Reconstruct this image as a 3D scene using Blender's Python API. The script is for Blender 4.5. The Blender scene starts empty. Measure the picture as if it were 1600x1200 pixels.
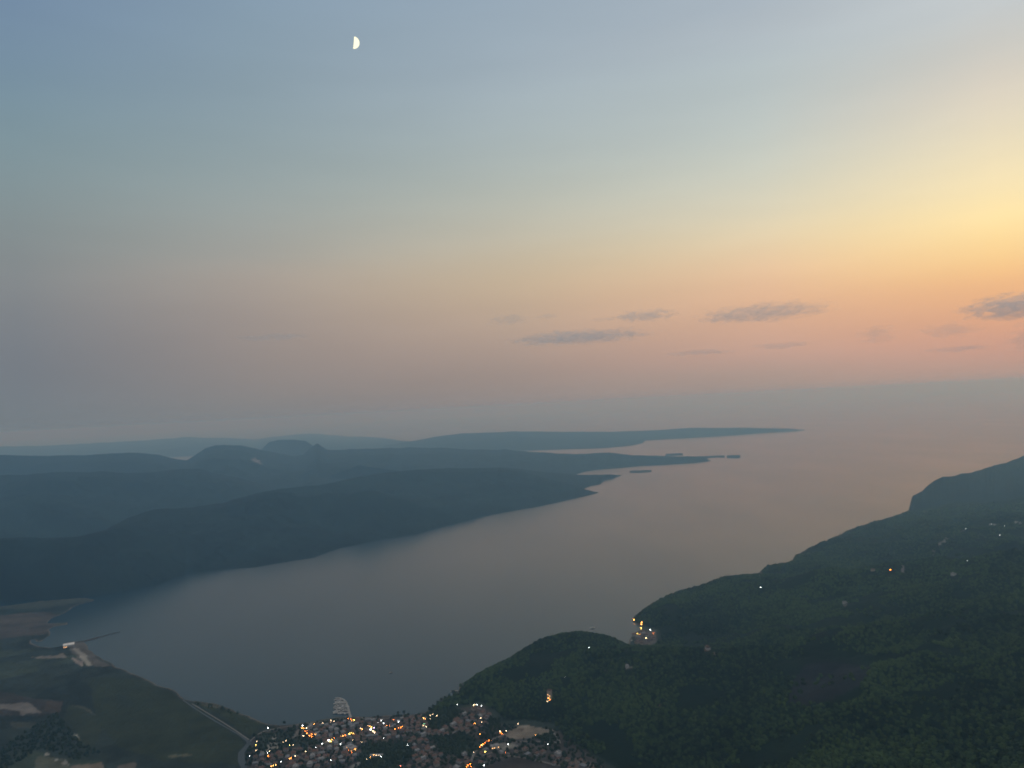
import bpy, bmesh, math, random
import numpy as np
from mathutils import Vector, noise as mnoise

random.seed(7); rng = np.random.default_rng(11)
S = bpy.context.scene; C = S.collection

# ------------------------------------------------------------------ camera
CAM_H = 900.0; F = 1200.0                       # eye height over the sea (m); focal length in photo pixels (photo 1600 wide)
PITCH = math.radians(1.65); ROLL = math.radians(3.0)
X0 = np.array([1., 0, 0]); FW = np.array([0, math.cos(PITCH), math.sin(PITCH)]); UP0 = np.array([0, -math.sin(PITCH), math.cos(PITCH)])
RT = math.cos(ROLL)*X0 - math.sin(ROLL)*UP0; UP = math.sin(ROLL)*X0 + math.cos(ROLL)*UP0
cd = bpy.data.cameras.new('camera'); cam = bpy.data.objects.new('camera', cd); C.objects.link(cam)
cd.sensor_fit = 'HORIZONTAL'; cd.sensor_width = 36; cd.lens = 36*F/1600; cd.clip_start = 0.5; cd.clip_end = 2e6
from mathutils import Matrix
cam.matrix_world = Matrix(((RT[0], UP[0], -FW[0], 0), (RT[1], UP[1], -FW[1], 0), (RT[2], UP[2], -FW[2], CAM_H), (0, 0, 0, 1)))
S.camera = cam

def ray(px, py):
    px = np.asarray(px, float); py = np.asarray(py, float)
    return FW*F + RT*(px-800)[..., None] - UP*(py-600)[..., None]
def ground(px, py, z=0.0):                      # where the line of sight through a photo pixel meets height z
    d = ray(px, py); t = (z-CAM_H)/d[..., 2]
    return d[..., :2]*t[..., None]
def project(x, y, z):
    p = np.stack([x, y, z-CAM_H], -1); w = p@FW
    w = np.where(w > 1, w, 1)
    return 800+F*(p@RT)/w, 600-F*(p@UP)/w
def rz(px, py, rng_):                           # point at horizontal range rng_ seen at pixel
    d = ray(px, py); h = np.hypot(d[..., 0], d[..., 1]); t = rng_/h
    return d[..., 0]*t, d[..., 1]*t, CAM_H+d[..., 2]*t
def lin(c):
    if isinstance(c, str): c = [int(c[i:i+2], 16)/255 for i in (0, 2, 4)]
    return [v/12.92 if v <= .04045 else ((v+.055)/1.055)**2.4 for v in c]

# ------------------------------------------------------------------ sky (dusk, sun just below the horizon to the right of the view)
W = bpy.data.worlds.new('World'); S.world = W; W.use_nodes = True
nt = W.node_tree; N = nt.nodes; L = nt.links
for n in list(N): N.remove(n)
SKY = [  # (photo column, angle from the sunset azimuth is worked out below), stops (photo row, colour); off-frame stops lightened to brighten the haze
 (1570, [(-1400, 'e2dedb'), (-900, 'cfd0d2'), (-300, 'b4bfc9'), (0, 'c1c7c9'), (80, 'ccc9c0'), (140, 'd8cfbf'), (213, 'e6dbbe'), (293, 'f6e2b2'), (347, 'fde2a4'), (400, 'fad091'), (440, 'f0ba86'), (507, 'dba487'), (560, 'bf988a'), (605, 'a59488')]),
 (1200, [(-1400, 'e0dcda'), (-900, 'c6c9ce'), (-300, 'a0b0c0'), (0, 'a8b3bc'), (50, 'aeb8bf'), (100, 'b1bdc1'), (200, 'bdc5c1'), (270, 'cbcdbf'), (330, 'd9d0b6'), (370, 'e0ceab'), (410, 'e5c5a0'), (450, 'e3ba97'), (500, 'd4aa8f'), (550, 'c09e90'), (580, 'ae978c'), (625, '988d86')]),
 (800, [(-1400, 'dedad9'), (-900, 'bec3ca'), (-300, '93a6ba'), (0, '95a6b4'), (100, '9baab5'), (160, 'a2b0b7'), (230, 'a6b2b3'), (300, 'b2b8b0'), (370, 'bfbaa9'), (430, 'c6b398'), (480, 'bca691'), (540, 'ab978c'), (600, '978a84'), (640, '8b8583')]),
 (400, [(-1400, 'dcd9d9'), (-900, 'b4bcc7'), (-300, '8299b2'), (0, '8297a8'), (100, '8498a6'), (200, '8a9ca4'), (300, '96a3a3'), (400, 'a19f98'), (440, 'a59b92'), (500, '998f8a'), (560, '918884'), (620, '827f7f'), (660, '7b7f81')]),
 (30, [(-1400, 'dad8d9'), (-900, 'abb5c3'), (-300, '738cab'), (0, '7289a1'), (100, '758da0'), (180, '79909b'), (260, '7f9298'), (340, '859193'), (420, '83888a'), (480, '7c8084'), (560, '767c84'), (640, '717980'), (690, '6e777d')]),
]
SUN_AZ = 45.0
tc = N.new('ShaderNodeTexCoord'); sep = N.new('ShaderNodeSeparateXYZ'); L.new(tc.outputs['Generated'], sep.inputs[0])
asn = N.new('ShaderNodeMath'); asn.operation = 'ARCSINE'; L.new(sep.outputs['Z'], asn.inputs[0])
E0, E1 = -2.0, 62.0
mr = N.new('ShaderNodeMapRange'); L.new(asn.outputs[0], mr.inputs[0])
for i, v in zip((1, 2, 3, 4), (math.radians(E0), math.radians(E1), 0, 1)): mr.inputs[i].default_value = v
at = N.new('ShaderNodeMath'); at.operation = 'ARCTAN2'; L.new(sep.outputs['X'], at.inputs[0]); L.new(sep.outputs['Y'], at.inputs[1])
sb = N.new('ShaderNodeMath'); sb.operation = 'SUBTRACT'; L.new(at.outputs[0], sb.inputs[0]); sb.inputs[1].default_value = math.radians(SUN_AZ)
cs = N.new('ShaderNodeMath'); cs.operation = 'COSINE'; L.new(sb.outputs[0], cs.inputs[0])
ac = N.new('ShaderNodeMath'); ac.operation = 'ARCCOSINE'; L.new(cs.outputs[0], ac.inputs[0])
def ramp(stops):
    r = N.new('ShaderNodeValToRGB'); cr = r.color_ramp; cr.interpolation = 'B_SPLINE'
    while len(cr.elements) > 1: cr.elements.remove(cr.elements[-1])
    for i, (pos, col) in enumerate(stops):
        e = cr.elements[0] if i == 0 else cr.elements.new(pos)
        e.position = pos; e.color = (*col, 1)
    L.new(mr.outputs[0], r.inputs[0]); return r
cols = []
for x, st in SKY:
    s2 = []
    for y, c in st:
        d = ray(x, y); el = math.degrees(math.atan2(d[2], math.hypot(d[0], d[1])))
        s2.append(((el-E0)/(E1-E0), lin(c)))
    s2.sort(); az = math.degrees(math.atan2(*ray(x, 500)[:2])); cols.append((abs(az-SUN_AZ), s2))
boost = [7.0, 4.6, 2.6]                         # afterglow just outside the right edge of the view, strengthened to warm the haze
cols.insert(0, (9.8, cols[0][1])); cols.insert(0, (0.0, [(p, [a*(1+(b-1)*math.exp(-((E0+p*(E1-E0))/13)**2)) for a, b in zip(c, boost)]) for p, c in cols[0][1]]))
cols.append((180.0, [(p, [a*b for a, b in zip(c, (1.25, 1.12, 1.02))]) for p, c in cols[-1][1]]))  # unseen sky behind the view, raised and warmed to brighten the haze
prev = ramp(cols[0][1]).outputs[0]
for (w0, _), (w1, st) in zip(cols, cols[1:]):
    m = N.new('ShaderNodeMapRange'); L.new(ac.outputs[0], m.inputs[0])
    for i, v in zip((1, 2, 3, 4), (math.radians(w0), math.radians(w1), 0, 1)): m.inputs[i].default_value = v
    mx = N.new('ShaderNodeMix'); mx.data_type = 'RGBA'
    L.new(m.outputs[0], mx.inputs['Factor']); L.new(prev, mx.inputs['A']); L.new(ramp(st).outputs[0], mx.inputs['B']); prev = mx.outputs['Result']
# faint uneven high haze in the air
mp = N.new('ShaderNodeMapping'); mp.inputs['Scale'].default_value = (1.2, 1.2, 7); L.new(tc.outputs['Generated'], mp.inputs[0])
nz = N.new('ShaderNodeTexNoise'); nz.inputs['Scale'].default_value = 2.2; nz.inputs['Detail'].default_value = 4; L.new(mp.outputs[0], nz.inputs[0])
nm = N.new('ShaderNodeMapRange'); L.new(nz.outputs[0], nm.inputs[0])
for i, v in zip((1, 2, 3, 4), (.3, .7, .965, 1.03)): nm.inputs[i].default_value = v
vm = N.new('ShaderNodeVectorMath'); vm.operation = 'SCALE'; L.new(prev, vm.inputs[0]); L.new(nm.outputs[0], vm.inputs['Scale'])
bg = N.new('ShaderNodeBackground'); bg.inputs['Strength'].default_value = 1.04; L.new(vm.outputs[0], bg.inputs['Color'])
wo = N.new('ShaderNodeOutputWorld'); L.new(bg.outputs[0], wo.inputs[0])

S.view_settings.view_transform = 'Standard'; S.view_settings.look = 'None'; S.view_settings.exposure = 0; S.view_settings.gamma = 1
cy = S.cycles; cy.max_bounces = 6; cy.diffuse_bounces = 2; cy.glossy_bounces = 2; cy.volume_bounces = 5; cy.transparent_max_bounces = 8
cy.pixel_filter_type = 'BLACKMAN_HARRIS'; cy.filter_width = 1.9; cy.use_denoising = True; cy.caustics_reflective = False; cy.caustics_refractive = False

# ------------------------------------------------------------------ helpers
def tag(o, label=None, cat=None, group=None, kind=None):
    if label: o['label'] = label
    if cat: o['category'] = cat
    if group: o['group'] = group
    if kind: o['kind'] = kind
    return o
def mesh_obj(name, V, Fc, mat, parent=None, smooth=False):
    me = bpy.data.meshes.new(name)
    V = np.asarray(V, np.float32); me.from_pydata([], [], []) if False else None
    if isinstance(Fc, np.ndarray):
        n = Fc.shape[1]
        me.vertices.add(len(V)); me.vertices.foreach_set('co', V.ravel())
        me.loops.add(Fc.size); me.loops.foreach_set('vertex_index', Fc.ravel().astype(np.int32))
        me.polygons.add(len(Fc)); me.polygons.foreach_set('loop_start', np.arange(0, Fc.size, n, dtype=np.int32))
        me.update(calc_edges=True)
    else:
        me.from_pydata([tuple(map(float, v)) for v in V], [], Fc)
    if smooth: me.polygons.foreach_set('use_smooth', [True]*len(me.polygons))
    for m in (mat if isinstance(mat, (list, tuple)) else [mat]): me.materials.append(m)
    o = bpy.data.objects.new(name, me); C.objects.link(o)
    if parent: o.parent = parent
    return o
def empty(name, loc=(0, 0, 0), rot=0):
    o = bpy.data.objects.new(name, None); C.objects.link(o); o.location = loc; o.rotation_euler = (0, 0, rot); o.empty_display_size = .5
    return o
def copy_tree(o, parent=None):
    c = o.copy(); C.objects.link(c); c.parent = parent
    for ch in [k for k in o.children]: copy_tree(ch, c)
    return c
def mat(name, col, rough=.8, spec=.3, emit=None, es=0, noise=None, scale=.3, metallic=0):
    m = bpy.data.materials.new(name); m.use_nodes = True; n = m.node_tree.nodes; l = m.node_tree.links; b = n['Principled BSDF']
    b.inputs['Base Color'].default_value = (*col, 1); b.inputs['Roughness'].default_value = rough; b.inputs['Specular IOR Level'].default_value = spec; b.inputs['Metallic'].default_value = metallic
    if emit: b.inputs['Emission Color'].default_value = (*emit, 1); b.inputs['Emission Strength'].default_value = es
    if noise:
        t = n.new('ShaderNodeTexNoise'); t.inputs['Scale'].default_value = scale; t.inputs['Detail'].default_value = 5
        g = n.new('ShaderNodeNewGeometry'); l.new(g.outputs['Position'], t.inputs[0])
        r = n.new('ShaderNodeMapRange'); l.new(t.outputs[0], r.inputs[0])
        for i, v in zip((1, 2, 3, 4), (.3, .7, 1-noise, 1+noise)): r.inputs[i].default_value = v
        v = n.new('ShaderNodeVectorMath'); v.operation = 'SCALE'; v.inputs[0].default_value = col; l.new(r.outputs[0], v.inputs['Scale']); l.new(v.outputs[0], b.inputs['Base Color'])
    return m
def in_poly(x, y, poly):
    x = np.asarray(x, float); y = np.asarray(y, float); c = np.zeros(x.shape, bool); n = len(poly)
    for i in range(n):
        x1, y1 = poly[i]; x2, y2 = poly[(i+1) % n]
        if y1 == y2: continue
        k = (y1 > y) != (y2 > y)
        c ^= k & (x < (x2-x1)*(y-y1)/(y2-y1)+x1)
    return c
def seg_dist(x, y, pts, closed=True):
    d = np.full(np.shape(x), 1e12); n = len(pts)
    for i in range(n if closed else n-1):
        ax, ay = pts[i]; bx, by = pts[(i+1) % n]; vx, vy = bx-ax, by-ay; q = vx*vx+vy*vy+1e-9
        t = np.clip(((x-ax)*vx+(y-ay)*vy)/q, 0, 1)
        d = np.minimum(d, (x-ax-t*vx)**2+(y-ay-t*vy)**2)
    return np.sqrt(d)
def sm(a, b, x): t = np.clip((x-a)/(b-a), 0, 1); return t*t*(3-2*t)
# value noise (numpy)
_perm = rng.random((256, 256))
def vnoise(x, y):
    xi = np.floor(x).astype(int); yi = np.floor(y).astype(int); fx = x-xi; fy = y-yi
    fx = fx*fx*(3-2*fx); fy = fy*fy*(3-2*fy)
    a = _perm[xi % 256, yi % 256]; b = _perm[(xi+1) % 256, yi % 256]; c = _perm[xi % 256, (yi+1) % 256]; d = _perm[(xi+1) % 256, (yi+1) % 256]
    return (a*(1-fx)+b*fx)*(1-fy)+(c*(1-fx)+d*fx)*fy
def fbm(x, y, s, o=5, g=.5):
    r = 0; a = 1; t = 0
    for i in range(o): r = r+a*vnoise(x/s+17.3*i, y/s-9.1*i); t += a; a *= g; s /= 2.03
    return r/t-.5
def ridged(x, y, s, o=4):
    r = 0; a = 1; t = 0
    for i in range(o): r = r+a*(1-np.abs(2*vnoise(x/s+31.7*i, y/s+11.9*i)-1)); t += a; a *= .5; s /= 2.1
    return r/t-.5

# ------------------------------------------------------------------ shape of the near land
def G(pts): return [tuple(ground(x, y)) for x, y in pts]
coast_px = [(-900, 975), (-300, 960), (0, 948), (60, 940), (130, 934), (150, 938), (118, 946), (96, 960), (80, 966), (76, 974), (104, 972), (106, 975), (84, 979), (80, 984), (79, 992), (68, 1002), (58, 1003), (48, 1000),
 (44, 1002), (58, 1011), (80, 1012), (98, 1009), (104, 1004), (120, 1002), (130, 1004), (136, 1014), (152, 1026), (170, 1034), (182, 1043), (200, 1049), (222, 1057), (246, 1069), (268, 1077), (280, 1084), (286, 1094), (292, 1095),
 (330, 1099), (360, 1106), (382, 1117), (402, 1126), (418, 1131), (440, 1134), (475, 1130), (500, 1125.5), (525, 1121), (545, 1119), (575, 1119.5), (610, 1117), (640, 1116), (664, 1113),
 (676, 1106), (690, 1097), (706, 1089), (716, 1082), (718, 1073), (735, 1064), (760, 1052), (790, 1036), (815, 1020), (840, 1008), (868, 1000), (905, 998), (940, 999), (968, 1004), (980, 1007), (985, 1006), (983, 1000),
 (986, 993), (993, 988), (1000, 985), (1001, 980), (993, 974), (989, 970), (992, 964), (1004, 954), (1020, 943), (1045, 930), (1070, 922), (1098, 914), (1130, 902), (1160, 900), (1186, 898), (1194, 886), (1236, 880), (1243, 868),
 (1262, 858), (1300, 840), (1345, 821), (1380, 812), (1410, 802), (1424, 796), (1450, 788), (1550, 775), (1700, 755), (2100, 730)]
def roughen(P, step=14, amp=5):
    P = np.array(P); s_ = np.concatenate([[0], np.cumsum(np.hypot(*(np.diff(P, axis=0).T)))]); n_ = int(s_[-1]/step); q = np.linspace(0, s_[-1], n_)
    x = np.interp(q, s_, P[:, 0]); y = np.interp(q, s_, P[:, 1]); a = amp*np.clip(np.hypot(x, y)/2500, .7, 2.2)
    return [(float(u), float(v)) for u, v in zip(x+fbm(x, y, 90, 4)*a*4, y+fbm(x+777, y, 90, 4)*a*4)]
coast_line = roughen(G(coast_px[2:-3]))
coast = G(coast_px[:2])+coast_line+G(coast_px[-3:])+[(9000, 3000), (9000, -4000), (-9000, -4000), (-9000, 3500)]
mount_px = [(1600, 700)]
foot = G([(668, 1116), (690, 1112), (712, 1104), (728, 1102), (752, 1098), (775, 1112), (790, 1128), (812, 1126), (850, 1130), (868, 1134), (885, 1160), (935, 1185), (965, 1205)])+[(150, 1300), (60, 900), (0, 500), (-200, 0), (-700, -700)]
mount = foot+[(-700, -4000), (9500, -4000), (9500, 12000), (3500, 14000)]+G([(1410, 790), (1300, 825), (1240, 865), (1180, 888), (1095, 906), (1050, 920), (990, 955)])+G([(990, 975), (1030, 985), (1035, 1000), (1020, 1012), (990, 1013), (975, 1005)])+G([(930, 990), (850, 995), (800, 1015), (740, 1050), (700, 1085)])
COARSE = G(coast_px)+[(9000, 3000), (9000, -4000), (-9000, -4000), (-9000, 3500)]
def coast_dist(x, y):                           # near the shore measured to the rough line, elsewhere to the smooth one
    d = seg_dist(x, y, COARSE); k = d < 60
    if np.any(k): d = d.copy(); d[k] = seg_dist(x[k], y[k], coast_line, False)
    return d
def in_coast(x, y):
    x = np.asarray(x, float); y = np.asarray(y, float); i = in_poly(x, y, COARSE); k = seg_dist(x, y, COARSE) < 80
    if np.any(k): i = i.copy(); i[k] = in_poly(x[k], y[k], coast)
    return i
def height(x, y):
    r = np.hypot(x, y)+1
    ins = in_coast(x, y); dc = coast_dist(x, y)
    low = np.minimum(dc*.05, 2.2)+np.minimum(dc*.004, 3)*1.0+.6*np.maximum(fbm(x, y, 260, 3), 0)
    h = np.where(ins, low, -np.minimum(dc*.06, 9)-.05)
    im = in_poly(x, y, mount) & ins; dm = np.where(im, np.minimum(seg_dist(x, y, mount), dc*1.0+3), 0)
    slope = np.clip(.62*CAM_H/r, .05, .42)
    dmw = dm*(1+.35*fbm(x+900, y, 900, 3))
    hm = dmw*slope
    amp = np.minimum(dm*.17, 130)
    hm = hm+amp*(ridged(x, y, 700, 5)*1.1+fbm(x, y, 240, 4)*.55)
    hm = np.where(hm > 380, 380+330*(1-np.exp(-(hm-380)/330)), hm)
    hm = np.minimum(hm, 150+.62*r*1.0)               # keep the air under the paraglider clear
    # small wooded headland
    cx, cy = ground(885, 1018); bump = 26*np.exp(-(((x-cx)/230)**2+((y-cy)/150)**2))
    cx, cy = ground(780, 1062); bump = bump+22*np.exp(-(((x-cx)/130)**2+((y-cy)/150)**2))
    h = h+np.where(im, np.maximum(hm, 0)+bump*sm(0, 60, dm), 0)
    return h
def hz(x, y): return float(height(np.array([x]), np.array([y]))[0])
def onland(px, py, it=6):                        # line of sight through a photo pixel onto the terrain
    z = np.zeros(np.shape(px))
    z = z*1.0
    for _ in range(it*3):
        g = ground(px, py, z); z = z*.5+.5*np.maximum(height(g[..., 0], g[..., 1]), 0)
    g = ground(px, py, z); return g[..., 0], g[..., 1], z
def ol(px, py):                                 # first point of the near land on the line of sight
    d = ray(float(px), float(py)); d = d/math.hypot(d[0], d[1]); t = np.exp(np.linspace(math.log(400), math.log(9000), 1500))
    h = np.maximum(height(d[0]*t, d[1]*t), 0); z = CAM_H+d[2]*t; k = int(np.argmax(z < h)); a, b = t[max(k-1, 0)], t[k]
    fa, fb = z[max(k-1, 0)]-h[max(k-1, 0)], z[k]-h[k]; q = a+(b-a)*fa/(fa-fb+1e-9); x, y = float(d[0]*q), float(d[1]*q); return x, y, hz(x, y)

# ------------------------------------------------------------------ terrain
FOREST = np.array([.020, .040, .022])
def paint(base, px, py, x, y, polys):
    col = base.copy()
    jx = px+fbm(x, y, 110, 5)*11; jy = py+fbm(x+500, y, 110, 5)*4
    for poly, c in polys:
        k = in_poly(jx, jy, poly); col[k] = np.array(c)*(1+.35*fbm(x[k], y[k], 45, 4))[:, None]
    return col
FIELDS = [
 ([(-60, 962), (30, 958), (70, 956), (98, 962), (82, 985), (70, 990), (0, 998), (-60, 1000)], (.062, .055, .047)),
 ([(-60, 968), (60, 966), (75, 968), (40, 974), (-60, 977)], (.085, .075, .062)),
 ([(0, 942), (60, 940), (130, 933), (146, 938), (60, 950), (-20, 954)], (.045, .052, .038)),
 ([(0, 951), (40, 951), (50, 957), (0, 962), (-40, 962)], (.018, .03, .024)),
 ([(28, 996), (70, 990), (79, 990), (70, 1003), (58, 1004)], (.022, .03, .022)),
 ([(100, 1003), (128, 1003), (150, 1026), (176, 1040), (150, 1041), (124, 1030), (108, 1016)], (.095, .088, .075)),
 ([(110, 1013), (122, 1013), (140, 1028), (128, 1026)], (.22, .21, .18)),
 ([(50, 1026), (90, 1024), (98, 1020), (106, 1028), (60, 1029)], (.17, .155, .13)),
 ([(112, 1027), (132, 1034), (132, 1041), (122, 1037)], (.24, .2, .17)),
 ([(124, 1024), (138, 1029), (146, 1039), (138, 1040)], (.25, .24, .2)),
 ([(140, 1058), (220, 1060), (280, 1090), (330, 1120), (380, 1160), (370, 1195), (260, 1190), (190, 1170), (150, 1130)], (.028, .037, .022)),
 ([(180, 1085), (205, 1088), (210, 1105), (190, 1106)], (.025, .035, .027)),
 ([(0, 1080), (60, 1092), (100, 1096), (70, 1118), (0, 1118), (-60, 1118), (-60, 1080)], (.040, .037, .032)),
 ([(0, 1099), (24, 1100), (40, 1096), (56, 1107), (66, 1114), (46, 1114), (36, 1119), (28, 1110), (0, 1106), (-40, 1104)], (.15, .14, .125)),
 ([(72, 1095), (98, 1096), (92, 1114), (68, 1113)], (.06, .05, .04)),
 ([(104, 1100), (128, 1102), (148, 1122), (158, 1150), (150, 1164), (130, 1160), (118, 1140), (100, 1122)], (.031, .040, .025)),
 ([(106, 1101), (124, 1102), (140, 1108), (149, 1120), (138, 1112), (124, 1105)], (.07, .075, .055)),
 ([(15, 1128), (60, 1128), (48, 1137), (20, 1138)], (.045, .048, .034)),
 ([(114, 1147), (121, 1147), (128, 1158), (121, 1161), (124, 1156)], (.2, .2, .16)),
 ([(55, 1180), (100, 1185), (110, 1200), (50, 1205)], (.08, .085, .06)),
 ([(70, 1176), (76, 1176), (76, 1180), (70, 1180)], (.24, .23, .2)), ([(82, 1186), (88, 1185), (88, 1188), (82, 1188)], (.3, .29, .26)),
 ([(94, 1191), (102, 1188), (106, 1195), (96, 1194)], (.24, .23, .2)),
 ([(110, 1197), (160, 1192), (160, 1212), (104, 1212)], (.14, .115, .085)),
 ([(182, 1197), (213, 1191), (210, 1212), (176, 1212)], (.10, .088, .07)),
 ([(262, 1181), (290, 1177), (300, 1179), (270, 1184)], (.085, .085, .055)),
 ([(300, 1098), (340, 1102), (400, 1128), (412, 1134), (388, 1150), (350, 1120)], (.03, .04, .022)),
 ([(310, 1101), (330, 1101), (345, 1106), (330, 1105)], (.085, .08, .06)),
 # town ground, lots, parks
 ([(395, 1150), (430, 1137), (475, 1131), (545, 1120), (664, 1114), (680, 1135), (700, 1132), (716, 1108), (758, 1102), (775, 1130), (870, 1140), (940, 1190), (960, 1215), (380, 1215), (388, 1170)], (.055, .05, .045)),
 ([(405, 1148), (450, 1140), (478, 1140), (480, 1150), (520, 1155), (450, 1170), (440, 1168), (400, 1180)], (.035, .045, .035)),
 ([(428, 1149), (431, 1158), (424, 1164), (408, 1177), (413, 1170), (424, 1162), (440, 1160), (444, 1166), (434, 1166), (420, 1172), (408, 1176)], (.2, .195, .17)),
 ([(426, 1148), (433, 1150), (430, 1160), (438, 1163), (446, 1158), (436, 1171), (432, 1164), (408, 1177), (406, 1174), (425, 1160)], (.22, .215, .19)),
 ([(455, 1148), (470, 1140), (478, 1142), (476, 1150), (458, 1152)], (.16, .15, .13)),
 ([(565, 1165), (640, 1160), (650, 1180), (610, 1200), (560, 1200)], (.026, .036, .024)),
 ([(670, 1150), (720, 1148), (760, 1165), (740, 1180), (690, 1178)], (.026, .036, .024)),
 ([(545, 1199), (558, 1192), (568, 1190), (560, 1198), (550, 1206)], (.19, .19, .17)),
 ([(786, 1149), (815, 1134), (826, 1133), (862, 1141), (852, 1147), (828, 1153), (800, 1156)], (.19, .165, .13)),
 ([(812, 1139), (822, 1138), (820, 1142), (813, 1142)], (.11, .09, .07)),
 ([(838, 1148), (862, 1142), (870, 1158), (848, 1158)], (.028, .038, .024)),
 ([(770, 1164), (800, 1160), (812, 1166), (786, 1174), (770, 1170)], (.15, .145, .125)),
 ([(770, 1192), (812, 1184), (866, 1196), (880, 1215), (760, 1215)], (.045, .04, .036)),
 ([(900, 1185), (940, 1196), (945, 1215), (890, 1215)], (.13, .1, .08)),
 # hillside clearings
 ([(1240, 1062), (1262, 1036), (1300, 1034), (1362, 1042), (1350, 1066), (1312, 1088), (1260, 1104), (1232, 1098)], (.016, .017, .021)),
 ([(986, 990), (1000, 984), (1024, 985), (1026, 1000), (1012, 1012), (998, 1010)], (.09, .08, .072)),
 ([(1098, 1012), (1112, 1013), (1110, 1017), (1099, 1016)], (.16, .11, .085)), ([(1112, 1019), (1124, 1021), (1118, 1025)], (.15, .13, .12)),
 ([(976, 1043), (988, 1040), (988, 1044), (978, 1045)], (.14, .14, .12)), ([(944, 1047), (962, 1044), (950, 1050)], (.10, .10, .085)),
 ([(1314, 938), (1326, 941), (1324, 948), (1318, 946)], (.10, .10, .09)), ([(1482, 898), (1504, 897), (1490, 900)], (.16, .15, .15)),
 ([(1407, 882), (1413, 884), (1412, 896), (1408, 896)], (.14, .13, .13)), ([(1462, 852), (1480, 840), (1482, 842), (1466, 854)], (.15, .15, .15)), ([(1459, 857), (1464, 858), (1462, 868), (1459, 866)], (.16, .16, .16)),
 ([(1030, 1101), (1034, 1100), (1034, 1104), (1030, 1104)], (.13, .1, .08)),
]
def land_material(name, attr=True, scale=.012, bump=.6, base=None):
    m = bpy.data.materials.new(name); m.use_nodes = True; n = m.node_tree.nodes; l = m.node_tree.links; b = n['Principled BSDF']
    b.inputs['Roughness'].default_value = 1; b.inputs['Specular IOR Level'].default_value = 0.05
    a = n.new('ShaderNodeVertexColor'); a.layer_name = 'cover'
    g = n.new('ShaderNodeNewGeometry')
    t = n.new('ShaderNodeTexNoise'); t.inputs['Scale'].default_value = scale; t.inputs['Detail'].default_value = 9; t.inputs['Roughness'].default_value = .62; l.new(g.outputs['Position'], t.inputs[0])
    r = n.new('ShaderNodeMapRange'); l.new(t.outputs[0], r.inputs[0])
    for i, v in zip((1, 2, 3, 4), (.3, .72, .6, 1.45)): r.inputs[i].default_value = v
    v = n.new('ShaderNodeVectorMath'); v.operation = 'SCALE'; l.new(a.outputs[0], v.inputs[0]); l.new(r.outputs[0], v.inputs['Scale']); l.new(v.outputs[0], b.inputs['Base Color'])
    t2 = n.new('ShaderNodeTexNoise'); t2.inputs['Scale'].default_value = scale*7; t2.inputs['Detail'].default_value = 4; l.new(g.outputs['Position'], t2.inputs[0])
    bp = n.new('ShaderNodeBump'); bp.inputs['Strength'].default_value = bump; bp.inputs['Distance'].default_value = .25/scale/7*2; l.new(t2.outputs[0], bp.inputs['Height']); l.new(bp.outputs[0], b.inputs['Normal'])
    return m
M_land = land_material('land cover')
def grid_faces(nu, nv):
    i = np.arange(nu-1)[:, None]*nv+np.arange(nv-1)[None, :]; i = i.ravel()
    return np.stack([i, i+nv, i+nv+1, i+1], 1)
def add_cover(o, col):
    a = o.data.color_attributes.new('cover', 'FLOAT_COLOR', 'POINT'); c4 = np.ones((len(col), 4), np.float32); c4[:, :3] = np.clip(col, .002, 1); a.data.foreach_set('color', c4.ravel())

az = np.radians(np.linspace(-56, 52, 1250)); rr = np.exp(np.linspace(math.log(250), math.log(7400), 760))
A, R_ = np.meshgrid(az, rr, indexing='ij'); gx = (np.sin(A)*R_).ravel(); gy = (np.cos(A)*R_).ravel()
gh = height(gx, gy)
ppx, ppy = project(gx, gy, gh)
isM = in_poly(gx, gy, mount)
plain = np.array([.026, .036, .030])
fl = (.32+.33*sm(4200, 5800, np.hypot(gx, gy)))[:, None]; base = np.where(isM[:, None], FOREST*fl, plain)*(1+.5*fbm(gx, gy, 420, 5)+.25*fbm(gx, gy, 90, 3))[:, None]  # floor colour darkened between crowns; farther out it holds the trees' self-shadow
k = (~isM) & (ppx < 260) & (fbm(gx+3000, gy, 330, 4) < -.07); base[k] *= .62
k = (~isM) & (fbm(gx-3000, gy+800, 260, 4) > .13); base[k] *= np.array([1.5, 1.45, 1.2])
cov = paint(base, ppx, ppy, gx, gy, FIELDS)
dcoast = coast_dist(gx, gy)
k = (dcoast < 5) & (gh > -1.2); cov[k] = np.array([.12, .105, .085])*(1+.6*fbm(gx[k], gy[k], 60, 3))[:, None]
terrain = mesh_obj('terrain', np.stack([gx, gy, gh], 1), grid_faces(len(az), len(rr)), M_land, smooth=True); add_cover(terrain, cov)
tag(terrain, kind='structure')

# ------------------------------------------------------------------ sea
def water_material():
    m = bpy.data.materials.new('sea water'); m.use_nodes = True; n = m.node_tree.nodes; l = m.node_tree.links; b = n['Principled BSDF']
    b.inputs['Base Color'].default_value = (.004, .022, .036, 1); b.inputs['IOR'].default_value = 1.333; b.inputs['Specular IOR Level'].default_value = .47
    b.inputs['Specular Tint'].default_value = (.88, .96, 1, 1)
    g = n.new('ShaderNodeNewGeometry')
    mp = n.new('ShaderNodeMapping'); mp.inputs['Rotation'].default_value = (0, 0, .5); mp.inputs['Scale'].default_value = (1, .35, 1); l.new(g.outputs['Position'], mp.inputs[0])
    t = n.new('ShaderNodeTexNoise'); t.inputs['Scale'].default_value = .0011; t.inputs['Detail'].default_value = 5; t.inputs['Roughness'].default_value = .55; l.new(mp.outputs[0], t.inputs[0])
    r = n.new('ShaderNodeMapRange'); l.new(t.outputs[0], r.inputs[0])
    for i, v in zip((1, 2, 3, 4), (.35, .65, .20, .25)): r.inputs[i].default_value = v
    l.new(r.outputs[0], b.inputs['Roughness'])
    return m
M_sea = water_material()
SE = 90000.
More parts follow.
